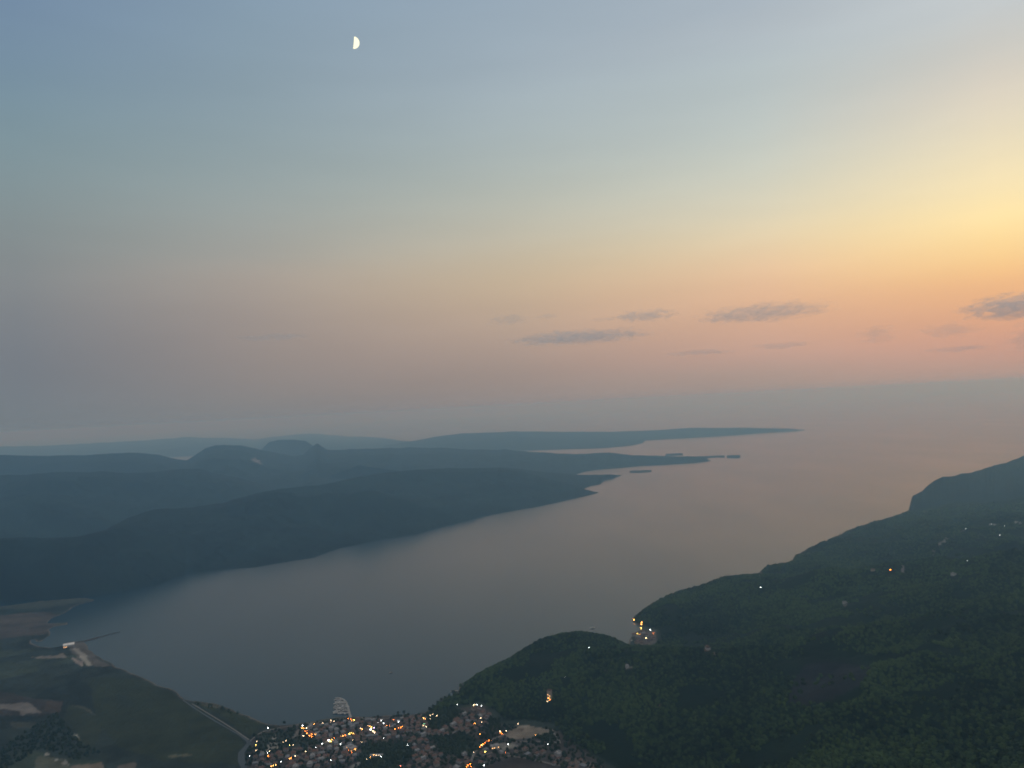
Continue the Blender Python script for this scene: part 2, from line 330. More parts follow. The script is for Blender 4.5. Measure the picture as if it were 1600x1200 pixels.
ns = 61; lx = np.sign(np.linspace(-1, 1, ns))*np.abs(np.linspace(-1, 1, ns))**2.5*SE
sx, sy = np.meshgrid(lx, lx, indexing='ij')
sea = mesh_obj('sea', np.stack([sx.ravel(), sy.ravel(), np.zeros(ns*ns)], 1), grid_faces(ns, ns), M_sea); tag(sea, kind='structure')

# ------------------------------------------------------------------ hills across the water, each ridge a solid hill at its own distance
M_hill = land_material('far hillside cover', scale=.003, bump=.25)
def interp(pts, x, k=1): p = np.array([(q[0], q[k]) for q in pts], float); return np.interp(x, p[:, 0], p[:, 1])
def hill(name, ridge, basel, rough=.05, seed=0, nv=70, step=2.5, patches=(), power=.85, cover=(.011, .022, .022), jag=0):
    xs = np.arange(ridge[0][0], ridge[-1][0]+.1, step); ry = interp(ridge, xs, 1); rd = interp(ridge, xs, 2)
    ry = ry+np.convolve(rng.normal(0, 1, len(xs)+6), np.ones(7)/7, 'valid')*jag
    by = interp(basel, xs, 1)
    bx_, by_ = ground(xs, by).T; Rx, Ry, Rz = rz(xs, ry, rd); Rz = np.maximum(Rz, .5)
    # the ridge may not stand nearer than its own foot
    rb = np.hypot(bx_, by_); k = rd < rb+30; rd2 = np.where(k, rb+30, rd); Rx, Ry, Rz = rz(xs, ry, rd2); Rz = np.maximum(Rz, .3)
    t = np.linspace(0, 1, nv); tb = np.linspace(0, 1, 22)[1:]
    Vs = []
    dirx, diry = Rx/rd2, Ry/rd2; back = np.maximum(Rz*5, 60)
    X = np.concatenate([bx_[:, None]+(Rx-bx_)[:, None]*t, Rx[:, None]+dirx[:, None]*back[:, None]*tb], 1)
    Y = np.concatenate([by_[:, None]+(Ry-by_)[:, None]*t, Ry[:, None]+diry[:, None]*back[:, None]*tb], 1)
    prof = np.concatenate([t**power, 1-tb**1.4*1.02], 0)[None, :]
    env = np.concatenate([np.sin(np.pi*t)**.7*(1-t*.25), np.zeros(len(tb))])[None, :]
    nzv = ridged(X+seed*1000, Y, 1400, 5)*1.5+fbm(X, Y+seed*777, 500, 4)
    Z = Rz[:, None]*(prof+env*nzv*rough*6)-1.5
    Z[:, 0] = -2; Z[:, 1] = np.maximum(Z[:, 1], 1.0)
    Z = np.where(np.concatenate([t > .03, tb < 0])[None, :], np.maximum(Z, 1), Z)
    x, y, z = X.ravel(), Y.ravel(), Z.ravel()
    c = np.array(cover)*(1+1.0*fbm(x, y, 1300, 5))[:, None]
    if patches:
        px, py = project(x, y, z); c = paint(c, px, py, x, y, patches)
    o = mesh_obj(name, np.stack([x, y, z], 1), grid_faces(len(xs), nv+len(tb)), M_hill, smooth=True); add_cover(o, c); tag(o, kind='structure')
    return o
# near ridge over the far shore, then the spit behind its point
hill('hills', [(-400, 870, 5000), (-150, 856, 5100), (0, 848, 5200), (60, 842, 5250), (125, 840, 5300), (165, 828, 5500), (200, 809, 5900), (240, 796, 6200), (300, 793, 6400), (350, 785, 6600), (400, 771, 6900), (440, 763, 7100), (500, 758, 7300), (560, 745, 7600), (620, 736, 7900), (700, 731, 8200), (780, 731.5, 8200), (820, 738, 8100), (850, 746, 8000), (880, 754, 7900), (910, 763, 7750), (925, 767, 7700), (935, 769.6, 7700)],
 [(-400, 980), (-150, 955), (0, 938), (60, 937), (130, 933), (190, 925), (250, 912), (290, 897), (330, 892), (400, 887), (440, 880), (490, 872), (530, 857), (600, 843), (650, 836), (680, 827), (750, 808), (800, 799), (850, 790), (890, 781), (915, 775), (930, 771.5), (935, 770)], rough=.10, seed=1, nv=110, jag=.9)
hill('hills', [(690, 734, 8700), (780, 730, 8700), (830, 735, 8800), (880, 740, 8900), (920, 742, 9000), (950, 741.3, 9100), (972, 742.4, 9200)],
 [(690, 778), (870, 772), (900, 768), (908, 765.5), (922, 760), (938, 757), (944, 751), (952, 748), (960, 745.5), (972, 742.9)], rough=.05, seed=12, nv=70, step=2, jag=.5)
# low knoll in the haze behind it
hill('hills', [(505, 748, 9200), (535, 736, 9200), (560, 727, 9200), (590, 731, 9200), (620, 735, 9200), (680, 742, 9200)], [(505, 760), (680, 755)], seed=4, nv=30, jag=.4)
# blue middle ridge on the left
hill('hills', [(-500, 750, 9000), (-100, 744, 9000), (0, 742, 9100), (40, 741, 9100), (80, 738, 9100), (130, 738, 9200), (160, 736, 9200), (200, 739, 9300), (240, 737, 9300), (290, 732, 9500), (310, 732, 9500), (335, 738, 9500), (370, 746, 9500), (420, 758, 9500), (480, 770, 9500)],
 [(-500, 900), (0, 872), (200, 840), (320, 812), (480, 790)], rough=.07, seed=2, nv=80, jag=.8)
# long ridge and rocky massif farther back, running out to the middle cape
hill('hills', [(-500, 722, 12500), (-100, 714, 12500), (0, 711, 12500), (60, 712, 12500), (130, 711, 12500), (190, 708, 12500), (215, 707, 12500), (250, 711, 12500), (275, 717, 12500), (290, 719, 12600), (298, 718, 12700)],
 [(-500, 800), (298, 790)], rough=.04, seed=3, nv=60, jag=.5)
hill('hills', [(286, 722, 12800), (300, 714, 13000), (320, 701, 13000), (335, 696, 13000), (350, 695, 13000), (375, 696, 13000), (395, 700, 13000), (420, 706, 13000), (460, 712, 13000), (474, 710, 13000), (484, 700, 13000), (492, 694.5, 13000), (496, 693, 13000), (500, 696, 13000), (510, 702, 13000), (530, 703, 13000), (570, 701, 13000), (640, 699, 13000), (700, 700, 12600), (760, 703, 12200), (790, 702, 12000), (830, 706, 11800), (900, 709, 11600), (950, 707, 11500), (990, 711, 11400), (1050, 713, 11300), (1085, 713, 11200), (1104, 717, 11100), (1112, 719.5, 11000)],
 [(286, 790), (700, 765), (880, 748), (912, 738), (930, 734.5), (960, 732), (1000, 728.5), (1050, 726), (1090, 723), (1112, 720)], rough=.06, seed=5, nv=80, jag=1.0,
 patches=[([(395, 715), (402, 717), (411, 725), (406, 726), (399, 721)], (.22, .20, .19))])
hill('hills', [(405, 705, 15000), (420, 691, 15000), (436, 687, 15000), (460, 687, 15000), (478, 689, 15000), (490, 697, 15000), (510, 706, 15000)], [(405, 720), (510, 720)], seed=6, nv=30, jag=.3)
hill('hills', [(1080, 713.8, 11900), (1110, 713.4, 11900), (1122, 713.6, 11900), (1133, 715.4, 11900)], [(1080, 717), (1100, 717.3), (1120, 715.2), (1133, 715.6)], seed=7, nv=12, step=1.5)
hill('island', [(1136, 716.7, 11900), (1142, 716.1, 11900), (1150, 716, 11900), (1157, 716.6, 11900)], [(1136, 716.8), (1145, 716.9), (1157, 716.7)], seed=7, nv=8, step=1)
hill('hills', [(1040, 712, 12700), (1060, 710.3, 12700), (1068, 711.5, 12700)], [(1040, 713), (1068, 712)], seed=7, nv=12, step=1.5)
hill('island', [(984, 738.8, 9900), (992, 737.5, 9900), (1000, 736.9, 9900), (1006, 736.3, 9900), (1012, 736.4, 9900), (1018, 737.6, 9900)], [(984, 739), (995, 739.4), (1010, 738.6), (1018, 737.8)], seed=8, nv=12, step=1)
# the farthest peninsula
hill('hills', [(600, 696, 19500), (640, 690, 19500), (680, 682, 19500), (720, 677, 19500), (770, 675.5, 19500), (800, 674, 19500), (830, 674, 19500), (880, 674.5, 19500), (960, 674.5, 19500), (1000, 673, 19300), (1040, 671, 19000), (1080, 668, 18800), (1110, 668.5, 18800), (1160, 668, 18800), (1200, 669, 18800), (1230, 669.5, 18700), (1258, 671.5, 18700)],
 [(600, 712), (900, 702), (940, 701), (985, 697), (1006, 692), (1004, 689), (1050, 686), (1100, 683), (1150, 680), (1200, 676), (1258, 672)], rough=.04, seed=9, nv=50, jag=.35)
hill('hills', [(-300, 700, 34000), (60, 697, 34000), (150, 692, 34000), (230, 688, 34000), (290, 683, 34000), (330, 684, 34000), (400, 686, 34000), (450, 680, 34000), (485, 677, 34000), (520, 680, 34000), (560, 683, 32000), (600, 686, 28000), (640, 690, 22500), (660, 693, 20500)], [(-300, 735), (600, 702), (660, 694)], seed=10, nv=40, jag=.5)
# headland beyond the right slope
hill('hills', [(1420, 796, 5800), (1424, 780, 6400), (1426, 774, 6600), (1440, 768, 6800), (1448, 760, 6900), (1460, 751, 7100), (1475, 745, 7300), (1500, 741, 7500), (1520, 738, 7700), (1545, 729, 7900), (1575, 721, 8100), (1600, 712, 8300), (1700, 690, 8800), (2000, 650, 9500)],
 [(1420, 799), (1424, 801), (1450, 803), (1600, 800), (2000, 800)], rough=.05, seed=11, nv=70, step=1.5, jag=1.6)

# ------------------------------------------------------------------ ribbons draped on the ground: river, canal, roads, streets
def ribbon(name, px, width, m, lift=.35, z=None, kind='structure'):
    P = np.array([ol(*p) for p in px]); 
    # resample
    s = np.concatenate([[0], np.cumsum(np.hypot(*(np.diff(P[:, :2], axis=0).T)))]); n = max(4, int(s[-1]/8)); q = np.linspace(0, s[-1], n)
    x = np.interp(q, s, P[:, 0]); y = np.interp(q, s, P[:, 1]); w = np.interp(q, s, width) if np.ndim(width) else np.full(n, width)
    dx = np.gradient(x); dy = np.gradient(y); l = np.hypot(dx, dy)+1e-6; nx, ny = -dy/l, dx/l
    V = []
    for t in (-.5, 0, .5):
        a, b = x+nx*w*t, y+ny*w*t; V.append(np.stack([a, b, (height(a, b) if z is None else z+0*a)+lift], 1))
    V = np.stack(V, 1).reshape(-1, 3)
    o = mesh_obj(name, V, grid_faces(n, 3), m); tag(o, kind=kind); return o
M_road = mat('pale road', (.17, .165, .15), .9, noise=.25, scale=.2)
M_street = mat('town street', (.13, .122, .11), .9, noise=.25, scale=.2)
M_riv = mat('river water', (.02, .03, .035), .4, .3)
ribbon('canal', [(286, 1094), (300, 1104), (320, 1117), (345, 1132), (370, 1146), (386, 1157), (390, 1164)], [5, 5, 5, 5, 5, 7, 12], M_riv, .5)
ribbon('river', [(391, 1158), (384, 1168), (377, 1176), (377, 1188), (382, 1200), (378, 1215)], [10, 14, 17, 17, 16, 16], M_riv, .5)
ribbon('road', [(300, 1100), (322, 1113), (345, 1127), (370, 1143), (389, 1156)], 3.5, M_road, .6)
ribbon('road', [(391, 1158), (402, 1148), (414, 1142), (436, 1137.5), (470, 1132.5), (500, 1128), (540, 1122), (600, 1123), (662, 1117)], 4, M_road, .6)
for p, w in [([(497, 1168), (514, 1159), (535, 1151), (556, 1144), (575, 1137), (592, 1129)], 7), ([(455, 1176), (480, 1169), (497, 1163), (520, 1156)], 6), ([(516, 1158), (526, 1161), (536, 1165), (545, 1170)], 6),
             ([(574, 1130), (580, 1139), (586, 1146), (600, 1156), (612, 1160)], 6), ([(630, 1127), (622, 1137), (605, 1142), (590, 1146)], 6), ([(630, 1130), (645, 1144), (660, 1152)], 6), ([(628, 1129), (645, 1121), (662, 1118)], 5),
             ([(515, 1190), (530, 1184), (555, 1176)], 6), ([(475, 1143), (484, 1148), (493, 1152), (510, 1160)], 8), ([(700, 1150), (720, 1138), (740, 1130)], 6),
             ([(742, 1175), (757, 1163), (768, 1156), (786, 1149), (808, 1133)], 7), ([(728, 1205), (736, 1190), (742, 1175)], 7), ([(740, 1184), (770, 1176), (780, 1168), (800, 1160), (830, 1158), (872, 1160)], 6),
             ([(852, 1141), (862, 1139), (868, 1150), (876, 1161), (860, 1163)], 5), ([(750, 1195), (770, 1186), (796, 1181), (830, 1186), (862, 1194), (900, 1200)], 6), ([(792, 1176), (800, 1180)], 6), ([(450, 1182), (464, 1180), (476, 1188), (500, 1190)], 6)]:
    ribbon('street', p, w, M_street if w > 5 else M_road, .45)
ribbon('road', [(1462, 856), (1480, 842), (1498, 832), (1508, 828)], 5, M_street, .8)

# ------------------------------------------------------------------ the wood on the slopes: one mass of trees
def forest_object(name, pts, sc, seed, sub, m):
    me = bpy.data.meshes.new(name); me.vertices.add(len(pts)); me.vertices.foreach_set('co', np.asarray(pts, np.float32).ravel())
    a = me.attributes.new('size', 'FLOAT', 'POINT'); a.data.foreach_set('value', np.asarray(sc, np.float32))
    me.materials.append(m)
    o = bpy.data.objects.new(name, me); C.objects.link(o)
    ng = bpy.data.node_groups.new(name+' nodes', 'GeometryNodeTree')
    ng.interface.new_socket('Geometry', in_out='INPUT', socket_type='NodeSocketGeometry'); ng.interface.new_socket('Geometry', in_out='OUTPUT', socket_type='NodeSocketGeometry')
    n = ng.nodes; l = ng.links; gi = n.new('NodeGroupInput'); go = n.new('NodeGroupOutput')
    join = n.new('GeometryNodeGeometryToInstance')
    for q in range(4):
        ico = n.new('GeometryNodeMeshIcoSphere'); ico.inputs['Radius'].default_value = 1; ico.inputs['Subdivisions'].default_value = sub
        sp = n.new('GeometryNodeSetPosition'); nn = n.new('ShaderNodeTexNoise'); nn.noise_dimensions = '4D'; nn.inputs['W'].default_value = 3.7*q+seed; nn.inputs['Scale'].default_value = 1.7; nn.inputs['Detail'].default_value = 3
        ps = n.new('GeometryNodeInputPosition'); mr = n.new('ShaderNodeMapRange'); mr.inputs[1].default_value = .3; mr.inputs[2].default_value = .7; mr.inputs[3].default_value = .35; mr.inputs[4].default_value = 1.45
        vs = n.new('ShaderNodeVectorMath'); vs.operation = 'SCALE'; l.new(ps.outputs[0], vs.inputs[0]); l.new(nn.outputs[0], mr.inputs[0]); l.new(mr.outputs[0], vs.inputs['Scale'])
        v2 = n.new('ShaderNodeVectorMath'); v2.operation = 'MULTIPLY_ADD'; l.new(vs.outputs[0], v2.inputs[0]); v2.inputs[1].default_value = (1, 1, [.8, 1.1, .9, 1.4][q]); v2.inputs[2].default_value = (0, 0, .7)
        l.new(ico.outputs[0], sp.inputs[0]); l.new(v2.outputs[0], sp.inputs['Position'])
        sm_ = n.new('GeometryNodeSetMaterial'); sm_.inputs['Material'].default_value = m; l.new(sp.outputs[0], sm_.inputs[0]); l.new(sm_.outputs[0], join.inputs[0])
    iop = n.new('GeometryNodeInstanceOnPoints'); iop.inputs['Pick Instance'].default_value = True
    na = n.new('GeometryNodeInputNamedAttribute'); na.data_type = 'FLOAT'; na.inputs[0].default_value = 'size'
    rv = n.new('FunctionNodeRandomValue'); rv.data_type = 'FLOAT_VECTOR'; rv.inputs[1].default_value = (0, 0, 6.28); 
    l.new(gi.outputs[0], iop.inputs['Points']); l.new(join.outputs[0], iop.inputs['Instance']); l.new(na.outputs[0], iop.inputs['Scale']); l.new(rv.outputs[0], iop.inputs['Rotation'])
    l.new(iop.outputs[0], go.inputs[0])
    md = o.modifiers.new('trees', 'NODES'); md.node_group = ng
    return o
def leaf_material(name, a=(.006, .014, .007), b=(.052, .086, .027)):
    m = bpy.data.materials.new(name); m.use_nodes = True; n = m.node_tree.nodes; l = m.node_tree.links; p = n['Principled BSDF']
    p.inputs['Roughness'].default_value = .9; p.inputs['Specular IOR Level'].default_value = .1
    g = n.new('ShaderNodeNewGeometry'); t = n.new('ShaderNodeTexNoise'); t.inputs['Scale'].default_value = .0026; t.inputs['Detail'].default_value = 6; t.inputs['Roughness'].default_value = .65; l.new(g.outputs['Position'], t.inputs[0])
    oi = n.new('ShaderNodeObjectInfo'); ad = n.new('ShaderNodeMath'); ad.operation = 'MULTIPLY_ADD'; l.new(oi.outputs['Random'], ad.inputs[0]); ad.inputs[1].default_value = .28; l.new(t.outputs[0], ad.inputs[2])
    r = n.new('ShaderNodeMapRange'); l.new(ad.outputs[0], r.inputs[0]); r.inputs[1].default_value = .5; r.inputs[2].default_value = .78
    mx = n.new('ShaderNodeMix'); mx.data_type = 'RGBA'; mx.inputs['A'].default_value = (*a, 1); mx.inputs['B'].default_value = (*b, 1); l.new(r.outputs[0], mx.inputs['Factor']); l.new(mx.outputs['Result'], p.inputs['Base Color'])
    return m
M_leaf = leaf_material('forest leaves'); M_leaf2 = leaf_material('town tree leaves', (.014, .028, .016), (.034, .052, .026))
# ------------------------------------------------------------------ town houses
M_wall = [mat('white render', (.36, .35, .34), .85, noise=.12, scale=.4), mat('cream render', (.33, .28, .22), .85, noise=.12, scale=.4), mat('grey render', (.18, .17, .17), .85, noise=.12, scale=.4)]
M_roof = [mat('terracotta tiles', (.125, .072, .054), .85, noise=.3, scale=.6), mat('weathered brown tiles', (.12, .085, .07), .9, noise=.3, scale=.6), mat('pale flat roof', (.23, .23, .23), .8, noise=.2, scale=.5), mat('grey sheet roof', (.14, .15, .16), .5, noise=.2, scale=.5)]
M_win = mat('dark window glass', (.03, .035, .045), .15, .5); M_frame = mat('window frame', (.5, .5, .5), .6); M_door = mat('wooden door', (.12, .07, .04), .6)
M_winlit = mat('lit window', (.1, .1, .1), .4, emit=(1, .55, .2), es=6)
def box(x0, x1, y0, y1, z0, z1, o=0):
    V = [(x0, y0, z0), (x1, y0, z0), (x1, y1, z0), (x0, y1, z0), (x0, y0, z1), (x1, y0, z1), (x1, y1, z1), (x0, y1, z1)]
    Fc = [(0, 3, 2, 1), (4, 5, 6, 7), (0, 1, 5, 4), (1, 2, 6, 5), (2, 3, 7, 6), (3, 0, 4, 7)]
    return V, [tuple(i+o for i in f) for f in Fc]
def boxes(bs):
    V, Fc = [], []
    for b in bs: v, f = box(*b, o=len(V)); V += v; Fc += f
    return V, Fc
def window(parent, x, y, z, w, h, face, lit=False):
    # glass pane set in a frame, standing 6 cm proud of the wall; face: outward axis
    e = .06
    if face in ('s', 'n'):
        s = -1 if face == 's' else 1; fr = boxes([(x-w/2-.1, x+w/2+.1, min(y, y+s*e), max(y, y+s*e), z-.1, z), (x-w/2-.1, x+w/2+.1, min(y, y+s*e), max(y, y+s*e), z+h, z+h+.1), (x-w/2-.1, x-w/2, min(y, y+s*e), max(y, y+s*e), z, z+h), (x+w/2, x+w/2+.1, min(y, y+s*e), max(y, y+s*e), z, z+h)])
        pn = box(x-w/2, x+w/2, min(y, y+s*e*.6), max(y, y+s*e*.6), z, z+h)
    else:
        s = -1 if face == 'w' else 1; fr = boxes([(min(x, x+s*e), max(x, x+s*e), y-w/2-.1, y+w/2+.1, z-.1, z), (min(x, x+s*e), max(x, x+s*e), y-w/2-.1, y+w/2+.1, z+h, z+h+.1), (min(x, x+s*e), max(x, x+s*e), y-w/2-.1, y-w/2, z, z+h), (min(x, x+s*e), max(x, x+s*e), y+w/2, y+w/2+.1, z, z+h)])
        pn = box(min(x, x+s*e*.6), max(x, x+s*e*.6), y-w/2, y+w/2, z, z+h)
    f = mesh_obj('window', *fr, M_frame, parent); mesh_obj('pane', *pn, M_winlit if lit else M_win, f); return f
def gable_house(L_, Wd, H, rm, wm, hip=False, lit=False, nwin=2):
    r = empty('house'); a, b = L_/2, Wd/2; rh = Wd*.27
    V = [(-a, -b, -2), (a, -b, -2), (a, b, -2), (-a, b, -2), (-a, -b, H), (a, -b, H), (a, b, H), (-a, b, H)]; Fc = [(0, 3, 2, 1), (0, 1, 5, 4), (2, 3, 7, 6)]
    if hip: Fc += [(1, 2, 6, 5), (3, 0, 4, 7), (4, 5, 6, 7)]
    else: V += [(-a, 0, H+rh), (a, 0, H+rh)]; Fc += [(1, 2, 6, 9, 5), (3, 0, 4, 8, 7)]
    mesh_obj('walls', V, Fc, wm, r)
    e = .5; i = b*.9 if hip else -e; zz = H-e*rh/b+.12; T = .22
    def rf(dz): return [(-a-e, -b-e, zz+dz), (a+e, -b-e, zz+dz), (a+e, b+e, zz+dz), (-a-e, b+e, zz+dz), (-a+i, 0, H+rh+.12+dz), (a-i, 0, H+rh+.12+dz)]
    V = rf(0)+rf(T); Fc = [(6, 7, 11, 10), (8, 9, 10, 11), (7, 8, 11), (9, 6, 10), (1, 0, 4, 5), (3, 2, 5, 4), (2, 1, 5), (0, 3, 4), (0, 1, 7, 6), (1, 2, 8, 7), (2, 3, 9, 8), (3, 0, 6, 9)]
    ro = mesh_obj('roof', V, Fc, rm, r)
    mesh_obj('chimney', *box(a*.35, a*.35+.8, b*.25, b*.25+.8, H+rh*.4, H+rh*1.35), wm, ro)
    for k in range(nwin): window(r, -a*.5+k*a, -b, H*.45, 1.4, 1.4, 's', lit)
    mesh_obj('door', *box(-.5, .5, -b-.05, -b+.02, 0, 2.1), M_door, r)
    return r
def flat_house(L_, Wd, H, rm, wm, lit=False, nwin=3):
    r = empty('house'); a, b = L_/2, Wd/2
    mesh_obj('walls', *box(-a, a, -b, b, -2, H), wm, r)
    ro = mesh_obj('roof', *boxes([(-a-.1, a+.1, -b-.1, b+.1, H+.003, H+.25), (-a-.1, a+.1, -b-.1, -b+.15, H+.25, H+.9), (-a-.1, a+.1, b-.15, b+.1, H+.25, H+.9), (-a-.1, -a+.15, -b+.15, b-.15, H+.25, H+.9), (a-.15, a+.1, -b+.15, b-.15, H+.25, H+.9)]), rm, r)
    mesh_obj('stair_hut', *box(a*.1, a*.6, -b*.4, b*.3, H+.25, H+2.4), wm, r)
    for k in range(nwin): window(r, -a*.66+k*a*.66, -b, H*.55, 1.5, 1.4, 's', lit)
    mesh_obj('door', *box(-.5, .5, -b-.05, -b+.02, 0, 2.1), M_door, r)
    return r
def hide_proto(p): pass
protos = [  # (builder, roof word)
 (gable_house(12, 9, 5.5, M_roof[0], M_wall[0]), 'terracotta roofed white house'),
 (gable_house(10, 8, 3.6, M_roof[1], M_wall[1]), 'low brown roofed cream house'),
 (gable_house(13, 11, 6, M_roof[0], M_wall[1], True), 'hipped terracotta roofed cream house'),
 (flat_house(13, 10, 6, M_roof[2], M_wall[0]), 'pale flat roofed white house'),
 (gable_house(14, 9, 5, M_roof[3], M_wall[2], True), 'grey roofed house'),
 (gable_house(11, 9, 5.5, M_roof[1], M_wall[2], True), 'hipped brown roofed grey house'),
]
used = set()
def put(i, x, y, z, a, label, group, s=1.0):
    p, w = protos[i]
    o = p if i not in used else copy_tree(p); used.add(i)
    o.location = (x, y, z); o.rotation_euler = (0, 0, a); o.scale = (s, s, s); tag(o, label or w, 'house', group); return o
ZONES = [
 ([(545, 1124), (600, 1126), (664, 1120), (668, 1140), (600, 1150), (545, 1142)], 62, .35, 'on the sea front between pier and pine grove', [.2, .1, .2, .25, .1, .15]),
 ([(480, 1134), (545, 1127), (560, 1140), (600, 1150), (636, 1151), (560, 1165), (520, 1163), (500, 1160), (494, 1148)], 62, .3, 'in the town centre behind the pier', [.15, .15, .1, .25, .2, .15]),
 ([(398, 1178), (450, 1172), (500, 1167), (560, 1168), (566, 1184), (520, 1196), (440, 1206), (395, 1206)], 56, .1, 'between the river mouth and the dark park', [.15, .2, .15, .15, .2, .15]),
 ([(640, 1145), (700, 1136), (722, 1142), (690, 1152), (672, 1165), (690, 1180), (682, 1208), (625, 1208), (640, 1175)], 42, .5, 'below the dark pine grove', [.25, .25, .2, .1, .05, .15]),
 ([(722, 1112), (745, 1105), (762, 1113), (768, 1133), (742, 1141), (715, 1150), (704, 1140)], 30, .6, 'in the cluster climbing the wooded hillside', [.3, .2, .25, .1, .05, .1]),
 ([(738, 1152), (756, 1156), (768, 1166), (790, 1178), (820, 1170), (868, 1172), (930, 1200), (880, 1206), (850, 1182), (790, 1180), (742, 1208), (700, 1206), (720, 1180)], 28, .8, 'around the bare square lot', [.2, .2, .2, .15, .1, .15]),
]
placed = []
streets_w = []
def lot_free(x, y, d): return all((x-a)**2+(y-b)**2 > d*d for a, b in placed)
EXCL = [FIELDS[i][0] for i, f in enumerate(FIELDS) if f[0][0] in ((786, 1149), (770, 1192), (838, 1148), (565, 1165), (670, 1150), (770, 1164))]
for poly, n, ang, where, wts in ZONES:
    xs = [p[0] for p in poly]; ys = [p[1] for p in poly]; k = 0; tries = 0
    while k < n and tries < 9000:
        tries += 1; u = random.uniform(min(xs), max(xs)); v = random.uniform(min(ys), max(ys))
        if not in_poly([u], [v], poly)[0] or any(in_poly([u], [v], q)[0] for q in EXCL): continue
        gx_, gy_ = ground(u, v, 4.)
        if not lot_free(gx_, gy_, 15.5): continue
        i = random.choices(range(6), wts)[0]; placed.append((gx_, gy_)); k += 1
        put(i, gx_, gy_, hz(gx_, gy_), ang+random.choice([0, math.pi/2])+random.gauss(0, .08), f'{protos[i][1]} {where}', 'houses '+where, random.uniform(.85, 1.25))
    print('zone', k, where)
# the small settlement on the cove
poly = [(988, 992), (1002, 986), (1022, 988), (1024, 1000), (1012, 1010), (998, 1008)]; k = 0; tries = 0
while k < 15 and tries < 3000:
    tries += 1; u = random.uniform(986, 1026); v = random.uniform(985, 1011)
    if not in_poly([u], [v], poly)[0]: continue
    x, y, z = ol(u, v)
    if not lot_free(x, y, 17): continue
    placed.append((x, y)); k += 1; i = random.choice([0, 1, 2, 4, 5]); put(i, x, y, z, random.uniform(0, 3), f'{protos[i][1]} in the small hamlet on the cove', 'houses of the hamlet on the cove', random.uniform(1, 1.5))
# lone houses on the hillsides
for u, v, i, s, lab in [(980, 1042.5, 3, 1.0, 'pale flat roofed house alone in a clearing on the wooded headland'), (1106, 1014.5, 0, 1.3, 'terracotta roofed house in a red earth clearing below the steep slope'),
                        (1189, 896, 1, 1.0, 'low house near the shore point on the right slope'), (1364, 892, 2, 1.1, 'pinkish house left of the single orange light on the right slope'), (1548, 820.5, 3, 1.0, 'white house highest on the right slope, left of a row of pale dots'), (1554, 821, 3, 1.1, 'smaller white house beside the one highest on the right slope'),
                        (1588, 817, 3, 1.2, 'white house at the very edge of the view on the right slope'), (1594, 818.5, 4, 1.2, 'grey roofed house at the very edge of the view'), (1490, 898.6, 3, 1.1, 'white house on the thin pale track on the right slope'), (1320, 943, 3, 1.0, 'pale house in a small clearing on the right slope')]:
    x, y, z = ol(u, v); placed.append((x, y)); o = put(i, x, y, z, random.uniform(0, 3), lab, None, s)
# larger buildings
def big_building(name, u, v, Lx, Wy, H, ang, wm, rm, label, cat, floors=3):
    x, y, z = ol(u, v); r = empty(name, (x, y, z), ang); a, b = Lx/2, Wy/2; placed.append((x, y))
    mesh_obj('walls', *box(-a, a, -b, b, -2, H), wm, r); mesh_obj('roof', *boxes([(-a-.4, a+.4, -b-.4, b+.4, H+.003, H+.5), (-a*.3, a*.1, -b*.4, b*.4, H+.5, H+2.6)]), rm, r)
    nw = max(2, int(Lx/5))
    for f in range(floors):
        for k in range(nw): window(r, -a+Lx*(k+.5)/nw, -b, 1.0+f*3, 1.8, 1.5, 's', random.random() < .35)
    tag(r, label, cat); return r
big_building('hotel', 549, 1172, 30, 18, 10, -.75, M_wall[1], M_roof[2], 'square hotel block with amber lit front beside the dark park', 'hotel')
big_building('long_building', 588, 1182.5, 34, 10, 5, -.02, M_wall[0], M_roof[2], 'long low lit building alone in the dark park', 'building', 1)
big_building('market_hall', 484, 1147, 26, 14, 6, -.8, M_wall[1], M_roof[0], 'hall bathed in strong orange light behind the beach', 'hall', 1)
big_building('warehouse', 773, 1168, 22, 13, 6, .35, M_wall[0], M_roof[2], 'white roofed warehouse in the yard left of the bare square lot', 'warehouse', 1)
big_building('warehouse', 107.5, 1009.5, 40, 34, 8, .5, M_wall[0], mat('white sheet roof', (.75, .74, .68), .5, noise=.08, scale=.3), 'white roofed shed at the tip of the harbour spit on the far left', 'warehouse', 1)
big_building('hotel', 859, 1092, 12, 12, 26, -.4, M_wall[1], M_roof[0], 'tall narrow building lit orange alone in the wood above the town', 'tower block', 6)

# ------------------------------------------------------------------ street lamps and other single lights
M_pole = mat('lamp pole', (.2, .2, .2), .5, metallic=.5)
def lamp_proto(name, col, es):
    m = mat(name+' glass', (.8, .8, .8), .4, emit=col, es=es)
    r = empty('street_lamp'); V, Fc = [], []; n = 8
    for z, rad in ((0, .14), (5.6, .08)):
        for i in range(n): V.append((rad*math.cos(6.283*i/n), rad*math.sin(6.283*i/n), z))
    Fc = [(i, (i+1) % n, n+(i+1) % n, n+i) for i in range(n)]+[tuple(range(n, 2*n))]
    mesh_obj('pole', V, Fc, M_pole, r)
    bm = bmesh.new(); bmesh.ops.create_icosphere(bm, subdivisions=2, radius=.62, matrix=Matrix.Translation((0, 0, 6.15))); me = bpy.data.meshes.new('lamp_globe'); bm.to_mesh(me); bm.free(); me.materials.append(m)
    g = bpy.data.objects.new('lamp_globe', me); C.objects.link(g); g.parent = r
    return r
COL = {'white': ((.85, .95, 1), 34), 'warm white': ((1, .76, .45), 26), 'amber': ((1, .44, .09), 30), 'orange': ((1, .24, .02), 34), 'yellow': ((1, .78, .15), 34), 'green': ((.25, 1, .5), 14), 'pink': ((1, .25, .75), 34), 'violet': ((.65, .5, 1), 26), 'red': ((1, .2, .12), 20)}
LP = {k: lamp_proto(k, *v) for k, v in COL.items()}; lused = set()
